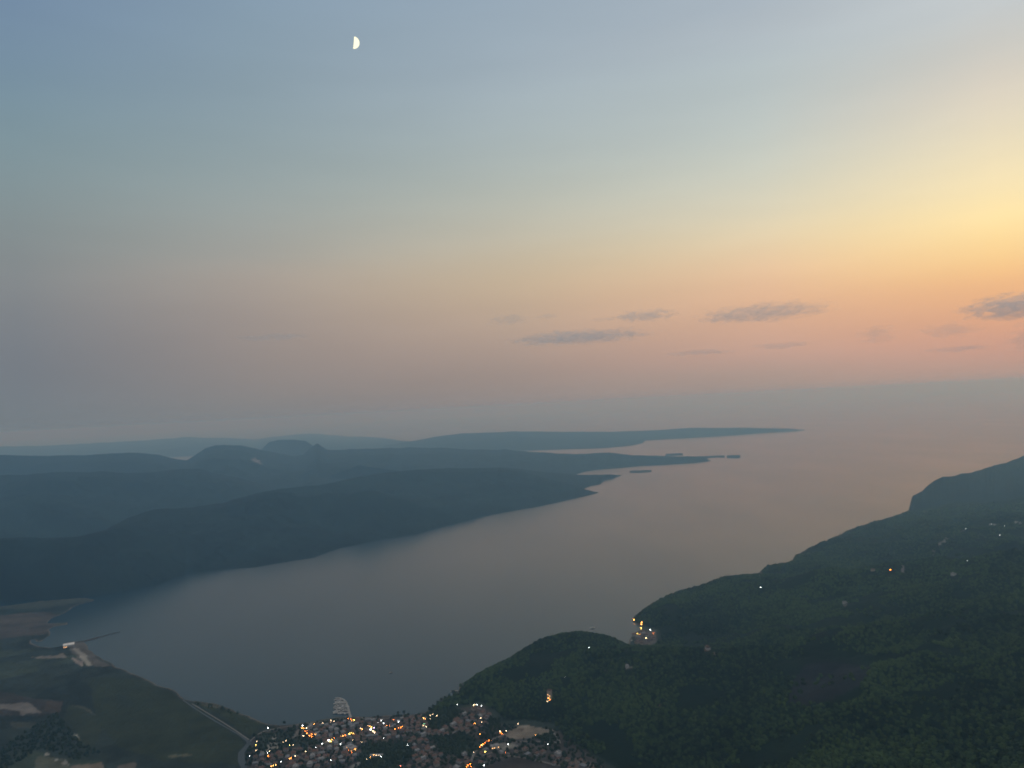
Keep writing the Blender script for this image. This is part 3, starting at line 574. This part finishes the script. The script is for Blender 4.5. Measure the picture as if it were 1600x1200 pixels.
def area_of(u, v):
    if u > 1040: return 'on the wooded slope beyond the cove'
    if u > 975: return 'at the hamlet on the cove'
    if u > 830: return 'in the woods right of the town'
    if u > 700: return 'among the houses of the hillside quarter' if v < 1150 else 'along the street left of the bare square lot'
    if u > 650: return 'at the edge of the dark pine grove' if v < 1145 else 'in the quarter below the pine grove'
    if u > 562: return 'in the sea front quarter right of the pier' if v < 1152 else 'by the dark park in the town'
    if u > 466: return 'in the row nearest the beach left of the pier' if v < 1134 else ('in the town centre streets' if v < 1172 else 'in the streets at the lower edge of the town')
    return 'in the park beside the river mouth' if v < 1172 else 'by the river in the lowest streets'
LIGHTS = [(418.8, 1137.9, 'white', 1.2), (472.8, 1133.8, 'white', 1.1), (486.5, 1131.5, 'pink', 1.5), (491, 1132, 'amber', .9), (471.5, 1138, 'amber', 1.1), (474.5, 1138, 'amber', .9), (479, 1138, 'warm white', 1), (429.3, 1149.8, 'amber', .8), (399.8, 1164.5, 'yellow', .8), (401, 1159, 'warm white', .6), (400, 1173, 'warm white', .7), (402, 1175, 'yellow', .5),
 (390, 1181.7, 'white', .7), (391.7, 1189.7, 'white', .9), (418.8, 1182, 'orange', 1.2), (421, 1174.5, 'warm white', .7), (418, 1177, 'white', .5), (452.8, 1186, 'amber', 1), (455, 1185, 'orange', .9), (461.5, 1182, 'warm white', .9), (477.8, 1175, 'warm white', 1), (438.8, 1191, 'white', .8), (424, 1198, 'amber', 1), (427, 1197, 'amber', 1), (431, 1196, 'amber', .9), (412.5, 1199.2, 'yellow', 1),
 (507.5, 1180, 'orange', .9), (513.5, 1157.3, 'white', 1.7), (516.5, 1158.8, 'yellow', 1.4), (519, 1156, 'amber', .8), (522, 1153.5, 'orange', .7), (525.5, 1160, 'yellow', 1.3), (528, 1161.3, 'yellow', .9), (532, 1163, 'white', 1), (503.5, 1162.7, 'white', .9), (500, 1164.8, 'amber', 1), (496.5, 1167.5, 'white', 1.2), (492.8, 1168.7, 'white', .7), (474, 1150, 'warm white', 1), (498.5, 1143.3, 'green', .8),
 (517, 1126, 'warm white', .9), (522, 1127.5, 'warm white', .7), (504.5, 1130, 'warm white', .6), (532, 1151, 'amber', 1.1), (536, 1150.3, 'amber', 1), (539.5, 1149.5, 'orange', .9), (452.7, 1165, 'yellow', .7), (458, 1164.5, 'warm white', .5), (442, 1160, 'warm white', .7), (447, 1158, 'warm white', .6), (517, 1188.5, 'white', .7), (500, 1154, 'amber', .8), (497, 1154.3, 'amber', .6),
 (477, 1143, 'orange', 1.1), (480, 1142, 'orange', 1), (479.5, 1146, 'orange', 1.1), (483, 1144.5, 'orange', 1.0), (483.5, 1150, 'orange', 1.1), (487, 1147.5, 'orange', 1.1), (487, 1151.5, 'orange', 1.1), (490, 1149, 'orange', 1), (492.5, 1147.8, 'amber', .8), (544, 1122.5, 'orange', .8), (548, 1123.5, 'orange', .9), (549.5, 1126, 'orange', .8), (553, 1125, 'yellow', 1.1), (555, 1122.7, 'amber', 1), (544, 1133, 'white', 1.6), (574.5, 1129, 'white', .9), (572, 1131.5, 'amber', .6),
 (575, 1134, 'warm white', .9), (578, 1135, 'amber', 1), (580.5, 1137, 'yellow', 1), (579, 1140.5, 'white', 2.0), (584.5, 1137.5, 'violet', 1.1), (583, 1143, 'warm white', 1.3), (585.3, 1145, 'warm white', 1.2), (564, 1138.5, 'warm white', 1.1), (566, 1140, 'amber', 1.1), (568.5, 1141.3, 'orange', .9), (592, 1129.5, 'white', 1.5), (590, 1131, 'white', .7), (595.7, 1126, 'white', .9), (599.5, 1130.5, 'white', .8), (613.5, 1123.5, 'amber', .8), (615.5, 1124.7, 'orange', .7), (622.7, 1128, 'white', 1), (604, 1134, 'orange', .8), (608, 1134, 'orange', .6), (617, 1139.5, 'orange', 1.2),
 (622.5, 1137.3, 'orange', .8), (626, 1137, 'orange', 1), (628.5, 1135.5, 'orange', .9), (630, 1133, 'orange', .7), (543, 1148, 'amber', 1.1), (546, 1147, 'yellow', 1.3), (549, 1145.8, 'yellow', 1.2), (552, 1146.5, 'amber', 1.0), (543.5, 1166.5, 'amber', 1.1), (546, 1167.5, 'amber', 1.1), (550, 1170, 'orange', 1), (555, 1171.5, 'amber', .9), (544, 1173, 'orange', .7), (550, 1176, 'orange', .7),
 (584, 1180.5, 'amber', .9), (588, 1180.7, 'warm white', .6), (592, 1181, 'warm white', .7), (595.5, 1183, 'white', .9), (579, 1183.5, 'amber', .6), (573, 1187, 'warm white', .6), (565, 1160, 'warm white', .5), (550.5, 1157, 'warm white', .6), (599.5, 1154, 'white', .8), (625.5, 1197.8, 'red', 1), (662, 1122.5, 'amber', 1.3), (665, 1124, 'amber', .7), (667.5, 1122.5, 'amber', 1.0), (672, 1118, 'warm white', .8), (673, 1123, 'warm white', .6), (676.5, 1116.3, 'warm white', .6), (663, 1131.5, 'green', 1.3),
 (661.5, 1134.3, 'warm white', .8), (666, 1136, 'warm white', .9), (655, 1136, 'warm white', .7), (637, 1165, 'white', .6), (714.5, 1101, 'white', .8), (734, 1096, 'white', .7), (740, 1102, 'warm white', 1), (742.5, 1101.7, 'warm white', .8), (745.5, 1101.5, 'white', 1), (752, 1103, 'white', 1), (682.5, 1119, 'warm white', .8), (751, 1122.5, 'warm white', .9), (742.5, 1131, 'amber', .9), (740.5, 1131.5, 'orange', .6), (753, 1129, 'warm white', .6), (750, 1148, 'amber', .9),
 (781.5, 1143.5, 'warm white', 1.1), (782.5, 1145.5, 'orange', .9), (784.5, 1147.5, 'orange', .8), (791, 1143, 'warm white', 1), (809.5, 1132, 'warm white', .7), (749.5, 1168, 'orange', .9), (752.5, 1165.3, 'amber', 1.6), (755, 1163.5, 'orange', 1.1), (758, 1161.5, 'orange', .8), (761, 1160, 'orange', .6), (764, 1158, 'orange', 1), (767, 1157, 'orange', .9), (758, 1175.5, 'yellow', 1.3), (757, 1177, 'warm white', .6), (794, 1164, 'white', 1), (756.5, 1197.2, 'white', 1.1),
 (733, 1191, 'orange', .9), (735, 1195, 'orange', 1), (731, 1197, 'orange', 1), (729, 1199.5, 'orange', .9), (736, 1199, 'orange', .9), (740, 1176, 'warm white', .5), (718, 1190, 'white', .5), (790, 1177, 'orange', .5), (856.5, 1166, 'white', .8), (837, 1152, 'amber', .6), (1189, 920, 'white', 1.3), (1391.3, 892.8, 'orange', 1.7), (1363, 892.5, 'violet', .9), (1562, 838.5, 'white', 1.4), (1508.8, 828, 'white', 1.1), (1549, 819.5, 'white', .8), (1570, 823, 'white', .6),
 (1185.5, 901.5, 'white', .7), (920.3, 1014.8, 'white', 1), (990.7, 970.7, 'amber', 1.8), (1002.8, 974.7, 'amber', 2), (1002.3, 978, 'amber', 1.8), (1001.5, 984, 'yellow', 1.5), (1016.3, 986.5, 'white', 1.8), (1009.6, 999.5, 'warm white', 1.5), (996, 992.5, 'yellow', .9), (1000, 993.5, 'amber', .7), (1021, 992, 'orange', .8), (883, 1061, 'white', .6), (857.5, 1094, 'orange', 1), (859.5, 1097, 'orange', .8), (857, 1098.5, 'warm white', .7), (109, 1010.5, 'warm white', 1), (855.3, 1100, 'warm white', .7), (1512, 878, 'white', .5)]
lamp_at = []
for u, v, c, s in LIGHTS:
    if u > 830 or u < 300: x, y, z = ol(u, v)
    else: x, y = ground(u, v, 8.); z = hz(x, y)
    if u > 830: lamp_at.append((x, y))
    p = LP[c]; o = p if c not in lused else copy_tree(p); lused.add(c)
    dist = math.sqrt(x*x+y*y+CAM_H**2)
    o.location = (x, y, z); sc = s*(1 if u < 830 else 1.0); 
    k_ = max(.6, sc)
    for ch in o.children:
        if ch.name.startswith('lamp_globe'): ch.scale = (k_,)*3; ch.location = (0, 0, 6.15*(1-k_))
    tag(o, f'{c} street light {area_of(u, v)}', 'street lamp', 'street lights '+area_of(u, v))
print('lamps', len(LIGHTS))

burn = FIELDS[[i for i, f in enumerate(FIELDS) if f[0][0] == (1240, 1062)][0]][0]
clearings = [f[0] for f in FIELDS if f[0][0][0] > 940]
def scatter(x0, x1, y0, y1, s):
    a = np.arange(x0, x1, s); b = np.arange(y0, y1, s); X, Y = np.meshgrid(a, b); X = X.ravel()+rng.uniform(-.45, .45, X.size)*s; Y = Y.ravel()+rng.uniform(-.45, .45, Y.size)*s
    return X, Y
X, Y = scatter(-300, 4600, 500, 5900, 8.5)
r_ = np.hypot(X, Y); keep = (r_ < 6100) & (rng.random(len(X)) < np.clip(1.25-r_/5200, .14, 1))
X, Y = X[keep], Y[keep]; keep = in_poly(X, Y, mount) & in_coast(X, Y); X, Y = X[keep], Y[keep]
Z = height(X, Y); px, py = project(X, Y, Z); jx = px+fbm(X, Y, 40, 2)*8; jy = py+fbm(X+99, Y, 40, 2)*3
keep = (px > -40) & (px < 1680) & (py < 1260) & (seg_dist(X, Y, G(coast_px), False) > 5)
for q in clearings: keep &= ~(in_poly(jx, jy, q) & ((q is not burn) | (rng.random(len(X)) > .12)))
gaps = fbm(X+5000, Y, 130, 4); keep &= gaps > -.15+.05*rng.random(len(X))
for a, b, w in [(a, b, 11) for a, b in placed if a > 250 or b > 2600]+[(a, b, 11) for a, b in lamp_at]:   # open ground round each house and lamp, towards the valley view
    r0 = math.hypot(a, b); c_, d_ = a-a/r0*45, b-b/r0*45; keep &= seg_dist(X, Y, [(a, b), (c_, d_)], False) > w
X, Y, Z = X[keep], Y[keep], Z[keep]
big = np.clip(1+.9*fbm(X, Y+7000, 160, 3), .6, 1.6)
fo = forest_object('forest', np.stack([X, Y, Z], 1), rng.uniform(2.8, 5.2, len(X))*big, 1, 3, M_leaf)
tag(fo, 'dark green wood covering the mountain slopes on the near side of the bay', 'forest', kind='stuff')
print('forest', len(X))

# ------------------------------------------------------------------ town trees (mass) and single trees on the shore
dens = [([(398, 1150), (440, 1138), (480, 1142), (520, 1156), (450, 1172), (400, 1182)], .5), ([(565, 1163), (640, 1158), (655, 1180), (610, 1210), (560, 1210)], .95), ([(670, 1150), (722, 1146), (745, 1158), (735, 1182), (690, 1182)], .8),
        ([(664, 1118), (676, 1106), (700, 1094), (712, 1102), (718, 1120), (700, 1138), (672, 1142)], 1.), ([(838, 1148), (862, 1142), (870, 1158), (848, 1158)], .8), ([(410, 1128), (300, 1098), (340, 1102), (388, 1120)], .25), ([(760, 1118), (785, 1125), (782, 1142), (760, 1155), (740, 1145)], .8),
        ([(20, 1130), (90, 1115), (100, 1130), (130, 1165), (160, 1175), (120, 1188), (60, 1170), (0, 1210), (-20, 1210), (-20, 1150)], .5)]
town = [(395, 1150), (475, 1133), (545, 1122), (664, 1116), (716, 1108), (775, 1130), (870, 1140), (940, 1190), (960, 1215), (380, 1215), (388, 1170)]
X, Y = scatter(-1500, 700, 1500, 2600, 8.5); Z = height(X, Y); px, py = project(X, Y, Z); pr = np.where(in_poly(px, py, town), .42, 0.)
for q, d in dens: pr = np.where(in_poly(px+fbm(X, Y, 50, 2)*6, py, q), d, pr)
keep = (rng.random(len(X)) < pr) & in_coast(X, Y) & ~in_poly(X, Y, mount) & (seg_dist(X, Y, G(coast_px), False) > 6)
for q in EXCL:
    if q[0] not in ((565, 1165), (670, 1150), (838, 1148)): keep &= ~in_poly(px, py, q)
X, Y, Z = X[keep], Y[keep], Z[keep]; P = np.array(placed)
dm_ = np.min((X[:, None]-P[None, :, 0])**2+(Y[:, None]-P[None, :, 1])**2, 1); k = dm_ > 52; X, Y, Z = X[k], Y[k], Z[k]
tt = forest_object('town_greenery', np.stack([X, Y, Z], 1), rng.uniform(2.4, 4.6, len(X)), 9, 3, M_leaf2); tag(tt, 'dark trees filling gardens and parks between the town houses', 'trees', kind='stuff')
print('town trees', len(X))
M_bark = mat('bark', (.06, .045, .035), .95)
def tree(seed, h=12, cr=4.2):
    rnd = random.Random(seed); r = empty('pine_tree'); V, Fc = [], []
    def limb(p0, p1, r0, r1, n=7):
        p0, p1 = Vector(p0), Vector(p1); d = (p1-p0).normalized(); u = d.orthogonal().normalized(); w = d.cross(u); o = len(V)
        for p, rad in ((p0, r0), (p1, r1)):
            for i in range(n): V.append(tuple(p+(u*math.cos(6.283*i/n)+w*math.sin(6.283*i/n))*rad))
        for i in range(n): Fc.append((o+i, o+(i+1) % n, o+n+(i+1) % n, o+n+i))
    limb((0, 0, -.5), (.2, .1, h*.55), .35, .2); limb((.2, .1, h*.55), (0, 0, h*.92), .2, .06); tips = [(0, 0, h*.9)]
    for i in range(7):
        a = rnd.uniform(0, 6.28); z = h*rnd.uniform(.4, .75); t = (math.cos(a)*cr*.6, math.sin(a)*cr*.6, z+h*.12); limb((.15, .08, z), t, .12, .04); tips.append(t)
    mesh_obj('trunk', V, Fc, M_bark, r)
    V, Fc = [], []
    for i in range(1500):
        c = Vector(rnd.choice(tips)); q = Vector((rnd.gauss(0, 1), rnd.gauss(0, 1), rnd.gauss(0, .8)))*cr*.26; p = c+q; s = rnd.uniform(.22, .5); a = Vector((rnd.gauss(0, 1), rnd.gauss(0, 1), rnd.gauss(0, 1))).normalized(); b = a.orthogonal().normalized(); o = len(V)
        V += [tuple(p+a*s), tuple(p+b*s), tuple(p-a*s), tuple(p-b*s)]; Fc.append((o, o+1, o+2, o+3))
    mesh_obj('crown', V, Fc, M_leaf2, r); return r
tp = [tree(1), tree(2, 15, 5)]; first = [True, True]
for u, v, k, s, lab, g in [(622, 1117.3, 0, .9, 'smaller of two trees standing side by side on the town beach', None), (631, 1117, 1, .85, 'larger of two trees standing side by side on the town beach', None), (444, 1133, 0, 1.0, 'single tree at the end of the beach near the river mouth', None),
                        (671, 1113, 1, 1., 'shoreline pine at the beach end of the dark grove', None), (677, 1108, 0, 1.1, 0, 1), (684, 1104, 1, 1, 0, 1), (690, 1100, 1, 1.1, 0, 1), (696, 1096, 0, 1.2, 0, 1), (702, 1092, 1, 1., 0, 1), (709, 1088, 1, 1.2, 'tall pine by the small jetty at the upper end of the dark grove', None)]:
    x, y = ground(u, v); o = tp[k] if first[k] else copy_tree(tp[k]); first[k] = False
    o.location = (x, y, max(0, hz(x, y))); o.scale = (s,)*3; o.rotation_euler = (0, 0, random.uniform(0, 6))
    tag(o, lab or 'pine on the shore in the middle of the dark grove', 'tree', 'pines along the shore of the dark grove' if g else None)

# ------------------------------------------------------------------ harbour: pier, boats, breakwaters
M_conc = mat('concrete', (.24, .23, .21), .85, noise=.2, scale=.5); M_rock = mat('breakwater rock', (.045, .045, .042), .95, noise=.4, scale=.3)
def causeway(name, pxs, w, h, m, label, cat, rocks=False):
    P = np.array([ground(*p) for p in pxs]); s = np.concatenate([[0], np.cumsum(np.hypot(*(np.diff(P, axis=0).T)))]); n = max(6, int(s[-1]/6)); q = np.linspace(0, s[-1], n)
    x = np.interp(q, s, P[:, 0]); y = np.interp(q, s, P[:, 1]); ww = np.interp(q, s, w) if np.ndim(w) else np.full(n, w)
    dx = np.gradient(x); dy = np.gradient(y); l = np.hypot(dx, dy); nx, ny = -dy/l, dx/l; V = []
    j = (lambda: rng.uniform(-.18, .18, n)*ww) if rocks else (lambda: 0)
    for t, z in ((-.75, -2), (-.5, h), (0, h*1.06), (.5, h), (.75, -2)): tt_ = t*ww+j(); V.append(np.stack([x+nx*tt_, y+ny*tt_, np.full(n, z)+(rng.uniform(-.4, .4, n) if rocks and z > 0 else 0)], 1))
    V = np.stack(V, 1).reshape(-1, 3); Fc = [tuple(f) for f in grid_faces(n, 5)]+[(0, 1, 2, 3, 4), tuple(reversed(range(len(V)-5, len(V))))]
    return x, y, mesh_obj(name, V, Fc, m)
px_, py_, pier = causeway('pier', [(548.5, 1122), (546, 1115), (544, 1106), (541, 1098), (537, 1093.5), (531, 1091), (524, 1091)], [7, 6, 6, 6, 6, 6, 5], 1.6, M_conc, '', ''); tag(pier, 'curved concrete pier sheltering the moored boats in front of the town', 'pier')
_, _, o = causeway('breakwater', [(118, 1004), (130, 1002.5), (145, 998.5), (165, 993), (187, 987.5)], [22, 20, 30, 12, 5], 1.5, M_rock, '', '', True); tag(o, 'long thin dark breakwater running out from the harbour spit on the far left', 'breakwater')
_, _, o = causeway('jetty', [(704, 1080.5), (716, 1079.5)], 4, 1.4, M_conc, '', ''); tag(o, 'short jetty below the tall pine at the upper end of the dark grove', 'jetty')
_, _, o = causeway('breakwater', [(78, 978), (92, 975), (104, 973)], [12, 9, 5], 1.3, M_rock, '', '', True); tag(o, 'short dark breakwater below the hills, beyond the long one', 'breakwater')
M_hull = mat('white hull', (.42, .41, .39), .35, .5); M_hull2 = mat('dark hull', (.12, .09, .07), .5); M_deck = mat('boat deck', (.55, .52, .46), .6)
def boat(L_=11, hm=None, cabin=True, mast=False):
    r = empty('boat'); n = 9; V, Fc = [], []
    for i in range(n):
        t = i/(n-1); x = (t-.5)*L_; w = L_*.15*(1-max(0, (t-.45)/.55)**2.2); w = max(w, .05); sh = 1.0+.7*t*t
        V += [(x, -w, sh), (x, -w*.75, .1), (x, 0, -.5), (x, w*.75, .1), (x, w, sh)]
    for i in range(n-1):
        for j in range(4): a = i*5+j; Fc.append((a, a+5, a+6, a+1))
    Fc.append((0, 1, 2, 3, 4)); Fc.append(tuple(reversed(range((n-1)*5, n*5))))
    mesh_obj('hull', V, Fc, hm or M_hull, r)
    D = [(V[i*5][0], V[i*5][1]*.96, V[i*5][2]-.12) for i in range(n)]+[(V[i*5][0], -V[i*5][1]*.96, V[i*5][2]-.12) for i in range(n)]
    mesh_obj('deck', D, [(i, i+1, n+i+1, n+i) for i in range(n-1)], M_deck, r)
    if cabin:
        c = mesh_obj('cabin', *boxes([(-L_*.2, L_*.15, -L_*.09, L_*.09, .9, 2.3), (-L_*.24, L_*.18, -L_*.1, L_*.1, 2.3, 2.42)]), M_hull, r); mesh_obj('windscreen', *box(L_*.15, L_*.15+.05, -L_*.08, L_*.08, 1.5, 2.2), M_win, c)
    if mast:
        mesh_obj('mast', *boxes([(L_*.2-.08, L_*.2+.08, -.08, .08, .9, 11), (-L_*.25, L_*.2, -.06, .06, 2.9, 3.05)]), M_pole, r)
    return r
bp = [boat(11), boat(14, M_hull, True, True), boat(9, M_hull2, True), boat(15, mat('bright white hull', (.8, .8, .78), .4, .5))]; bf = [True]*4
def put_boat(k, x, y, a, s, lab, g=None):
    o = bp[k] if bf[k] else copy_tree(bp[k]); bf[k] = False; o.location = (x, y, 0); o.rotation_euler = (0, 0, a); o.scale = (s,)*3; tag(o, lab, 'boat', g)
rows = [(526, 535, 1094.0, 3), (527, 538, 1096.8, 3), (527, 539, 1099.6, 4), (526, 539.5, 1102.6, 4), (525, 540, 1105.6, 4), (525, 540.5, 1108.6, 4), (526, 541, 1111.6, 4), (526, 541.5, 1114.8, 4)]
for (xa, xb, yy, n), wd in zip(rows, ['first', 'second', 'third', 'fourth', 'fifth', 'sixth', 'seventh', 'eighth']):
    for i in range(n):
        u = xa+(xb-xa)*(i+random.uniform(-.2, .2))/(n-1); x, y = ground(u, yy+random.uniform(-.5, .5)); put_boat(random.choice([0, 0, 1, 2]), x, y, random.gauss(.12, .2), random.uniform(1.2, 1.75), f'small moored boat in the {wd} row from the pier head', 'boats moored inside the curved pier')
x, y = ground(926, 981.5); put_boat(3, x, y, .1, 1.4, 'white motor boat alone off the wooded headland')
x, y = ground(610, 1051.5); put_boat(2, x, y, .3, 1.2, 'small dark boat alone on open water above the town')
x, y = ground(987, 1001); put_boat(0, x, y, 1, 1.2, 'white boat moored at the hamlet on the cove')

# ------------------------------------------------------------------ haze: one box of even air
HZ = 96000.; 
hb = mesh_obj('haze', *box(-HZ, HZ, -HZ, HZ, -12, CAM_H+70), None); hb.data.materials.clear()
hm = bpy.data.materials.new('evening haze'); hm.use_nodes = True; n = hm.node_tree.nodes; l = hm.node_tree.links; n.remove(n['Principled BSDF'])
pv = n.new('ShaderNodeVolumePrincipled'); pv.inputs['Color'].default_value = (.38, .70, 1.0, 1); pv.inputs['Absorption Color'].default_value = (1, 1, 1, 1); pv.inputs['Density'].default_value = 8.2e-5; pv.inputs['Anisotropy'].default_value = .62
l.new(pv.outputs[0], n['Material Output'].inputs['Volume']); hb.data.materials.append(hm); tag(hb, kind='stuff')

# ------------------------------------------------------------------ moon (the half that is lit) and clouds, outside the haze
d = ray(552.6, 66.6); d = d/np.linalg.norm(d); MD = 250000.; mc = d*MD+np.array([0, 0, CAM_H]); MR = MD*7.9/F
f_ = -d; up_ = UP-np.dot(UP, f_)*f_; up_ /= np.linalg.norm(up_); th = math.radians(-5); rt_ = np.cross(up_, f_); 
u2 = up_*math.cos(th)+rt_*math.sin(th)*-1; r2 = np.cross(u2, f_)
V = []; nl, nb = 14, 28; lam = np.radians(np.linspace(2, 92, nl)); bet = np.radians(np.linspace(-90, 90, nb))
for s in (1.0, .97):
    for a in lam:
        for b in bet: V.append((r2*math.sin(a)*math.cos(b)+f_*math.cos(a)*math.cos(b)+u2*math.sin(b))*MR*s)
g1 = grid_faces(nl, nb); n1 = nl*nb; Fc = [tuple(q) for q in g1]+[tuple(reversed(q+n1)) for q in g1]
for e in (0, (nl-1)*nb):
    for i in range(nb-1): Fc.append((e+i, e+i+1, n1+e+i+1, n1+e+i))
moon = mesh_obj('moon', V, Fc, mat('moonlight', (.1, .1, .1), 1, 0, emit=(1, .93, .62), es=1.35)); moon.location = mc; tag(moon, 'bright yellowish half moon high in the dusk sky', 'moon')

def cloud_material(i, dens, thr):
    m = bpy.data.materials.new('cloud vapour'); m.use_nodes = True; n = m.node_tree.nodes; l = m.node_tree.links; n.remove(n['Principled BSDF'])
    v = n.new('ShaderNodeVolumePrincipled'); v.inputs['Color'].default_value = (.86, .94, 1.0, 1); v.inputs['Anisotropy'].default_value = .2
    tc = n.new('ShaderNodeTexCoord'); ln = n.new('ShaderNodeVectorMath'); ln.operation = 'LENGTH'; l.new(tc.outputs['Object'], ln.inputs[0])
    g = n.new('ShaderNodeNewGeometry'); mp = n.new('ShaderNodeMapping'); mp.inputs['Scale'].default_value = (1/430, 1/1000, 1/190); mp.inputs['Location'].default_value = (i*3.1, i*1.7, 0); l.new(g.outputs['Position'], mp.inputs[0])
    t = n.new('ShaderNodeTexNoise'); t.inputs['Scale'].default_value = 1; t.inputs['Detail'].default_value = 4; t.inputs['Roughness'].default_value = .6; l.new(mp.outputs[0], t.inputs[0])
    a = n.new('ShaderNodeMath'); a.operation = 'MULTIPLY_ADD'; l.new(ln.outputs['Value'], a.inputs[0]); a.inputs[1].default_value = -.42; l.new(t.outputs[0], a.inputs[2])
    r = n.new('ShaderNodeMapRange'); l.new(a.outputs[0], r.inputs[0])
    for k, x in zip((1, 2, 3, 4), (thr, thr+.10, 0, dens)): r.inputs[k].default_value = x
    l.new(r.outputs[0], v.inputs['Density']); l.new(v.outputs[0], n['Material Output'].inputs['Volume']); return m
CLD = [(795, 499, 34, 7, .6, 'thin torn wisp of cloud above the far shore, leftmost of the upper row'), (855, 495, 20, 4, .5, 'tiny flat wisp between the torn wisp and the small tufted cloud'), (1008, 493, 46, 8, 1.4, 'small cloud with three tufted tops above the middle cape'), (945, 499, 22, 3.5, .7, 'low streak at the foot of the tufted cloud'), (905, 527, 105, 9, 1, 'long flat grey blue streak of cloud, widest of the low clouds'),
       (1195, 488, 88, 12, .9, 'long ragged cloud with a raised crest right of the middle'), (1125, 497, 36, 5, .6, 'faint tail of cloud left of the ragged crested cloud'), (1092, 551, 48, 4, .6, 'thin low streak of cloud under the tufted cloud'), (1222, 540, 40, 4, .5, 'faint low wisp under the ragged crested cloud'), (1368, 523, 27, 11, .6, 'faint round tuft of cloud in the orange sky'),
       (1484, 516, 34, 9, .5, 'faint flat cloud between the round tuft and the edge cloud'), (1590, 478, 60, 15, 2.2, 'darkest cloud cut by the edge of the view'), (1603, 531, 26, 17, .9, 'low dark cloud cut by the edge of the view below the darkest one'), (1500, 545, 40, 3.5, .4, 'thinnest streak low in the orange sky'), (430, 527, 50, 4, .35, 'barely visible streak of cloud in the mauve sky on the left')]
for i, (u, v, hw, hh, dn, lab) in enumerate(CLD):
    D = 42000.; x, y, z = [float(q) for q in rz(np.array(float(u)), np.array(float(v)), D)]
    bm = bmesh.new(); bmesh.ops.create_icosphere(bm, subdivisions=3, radius=1.0); me = bpy.data.meshes.new('cloud'); bm.to_mesh(me); bm.free()
    o = bpy.data.objects.new('cloud', me); C.objects.link(o); o.location = (x, y, z); o.scale = (hw/F*D*1.3, hw/F*D*.7, hh/F*D*1.45); o.rotation_euler = (0, math.radians(3.0)*0, -math.atan2(x, y))
    me.materials.append(cloud_material(i, 0.0003*max(dn, .8), .185)); tag(o, lab, 'cloud', 'small evening clouds low over the gulf')
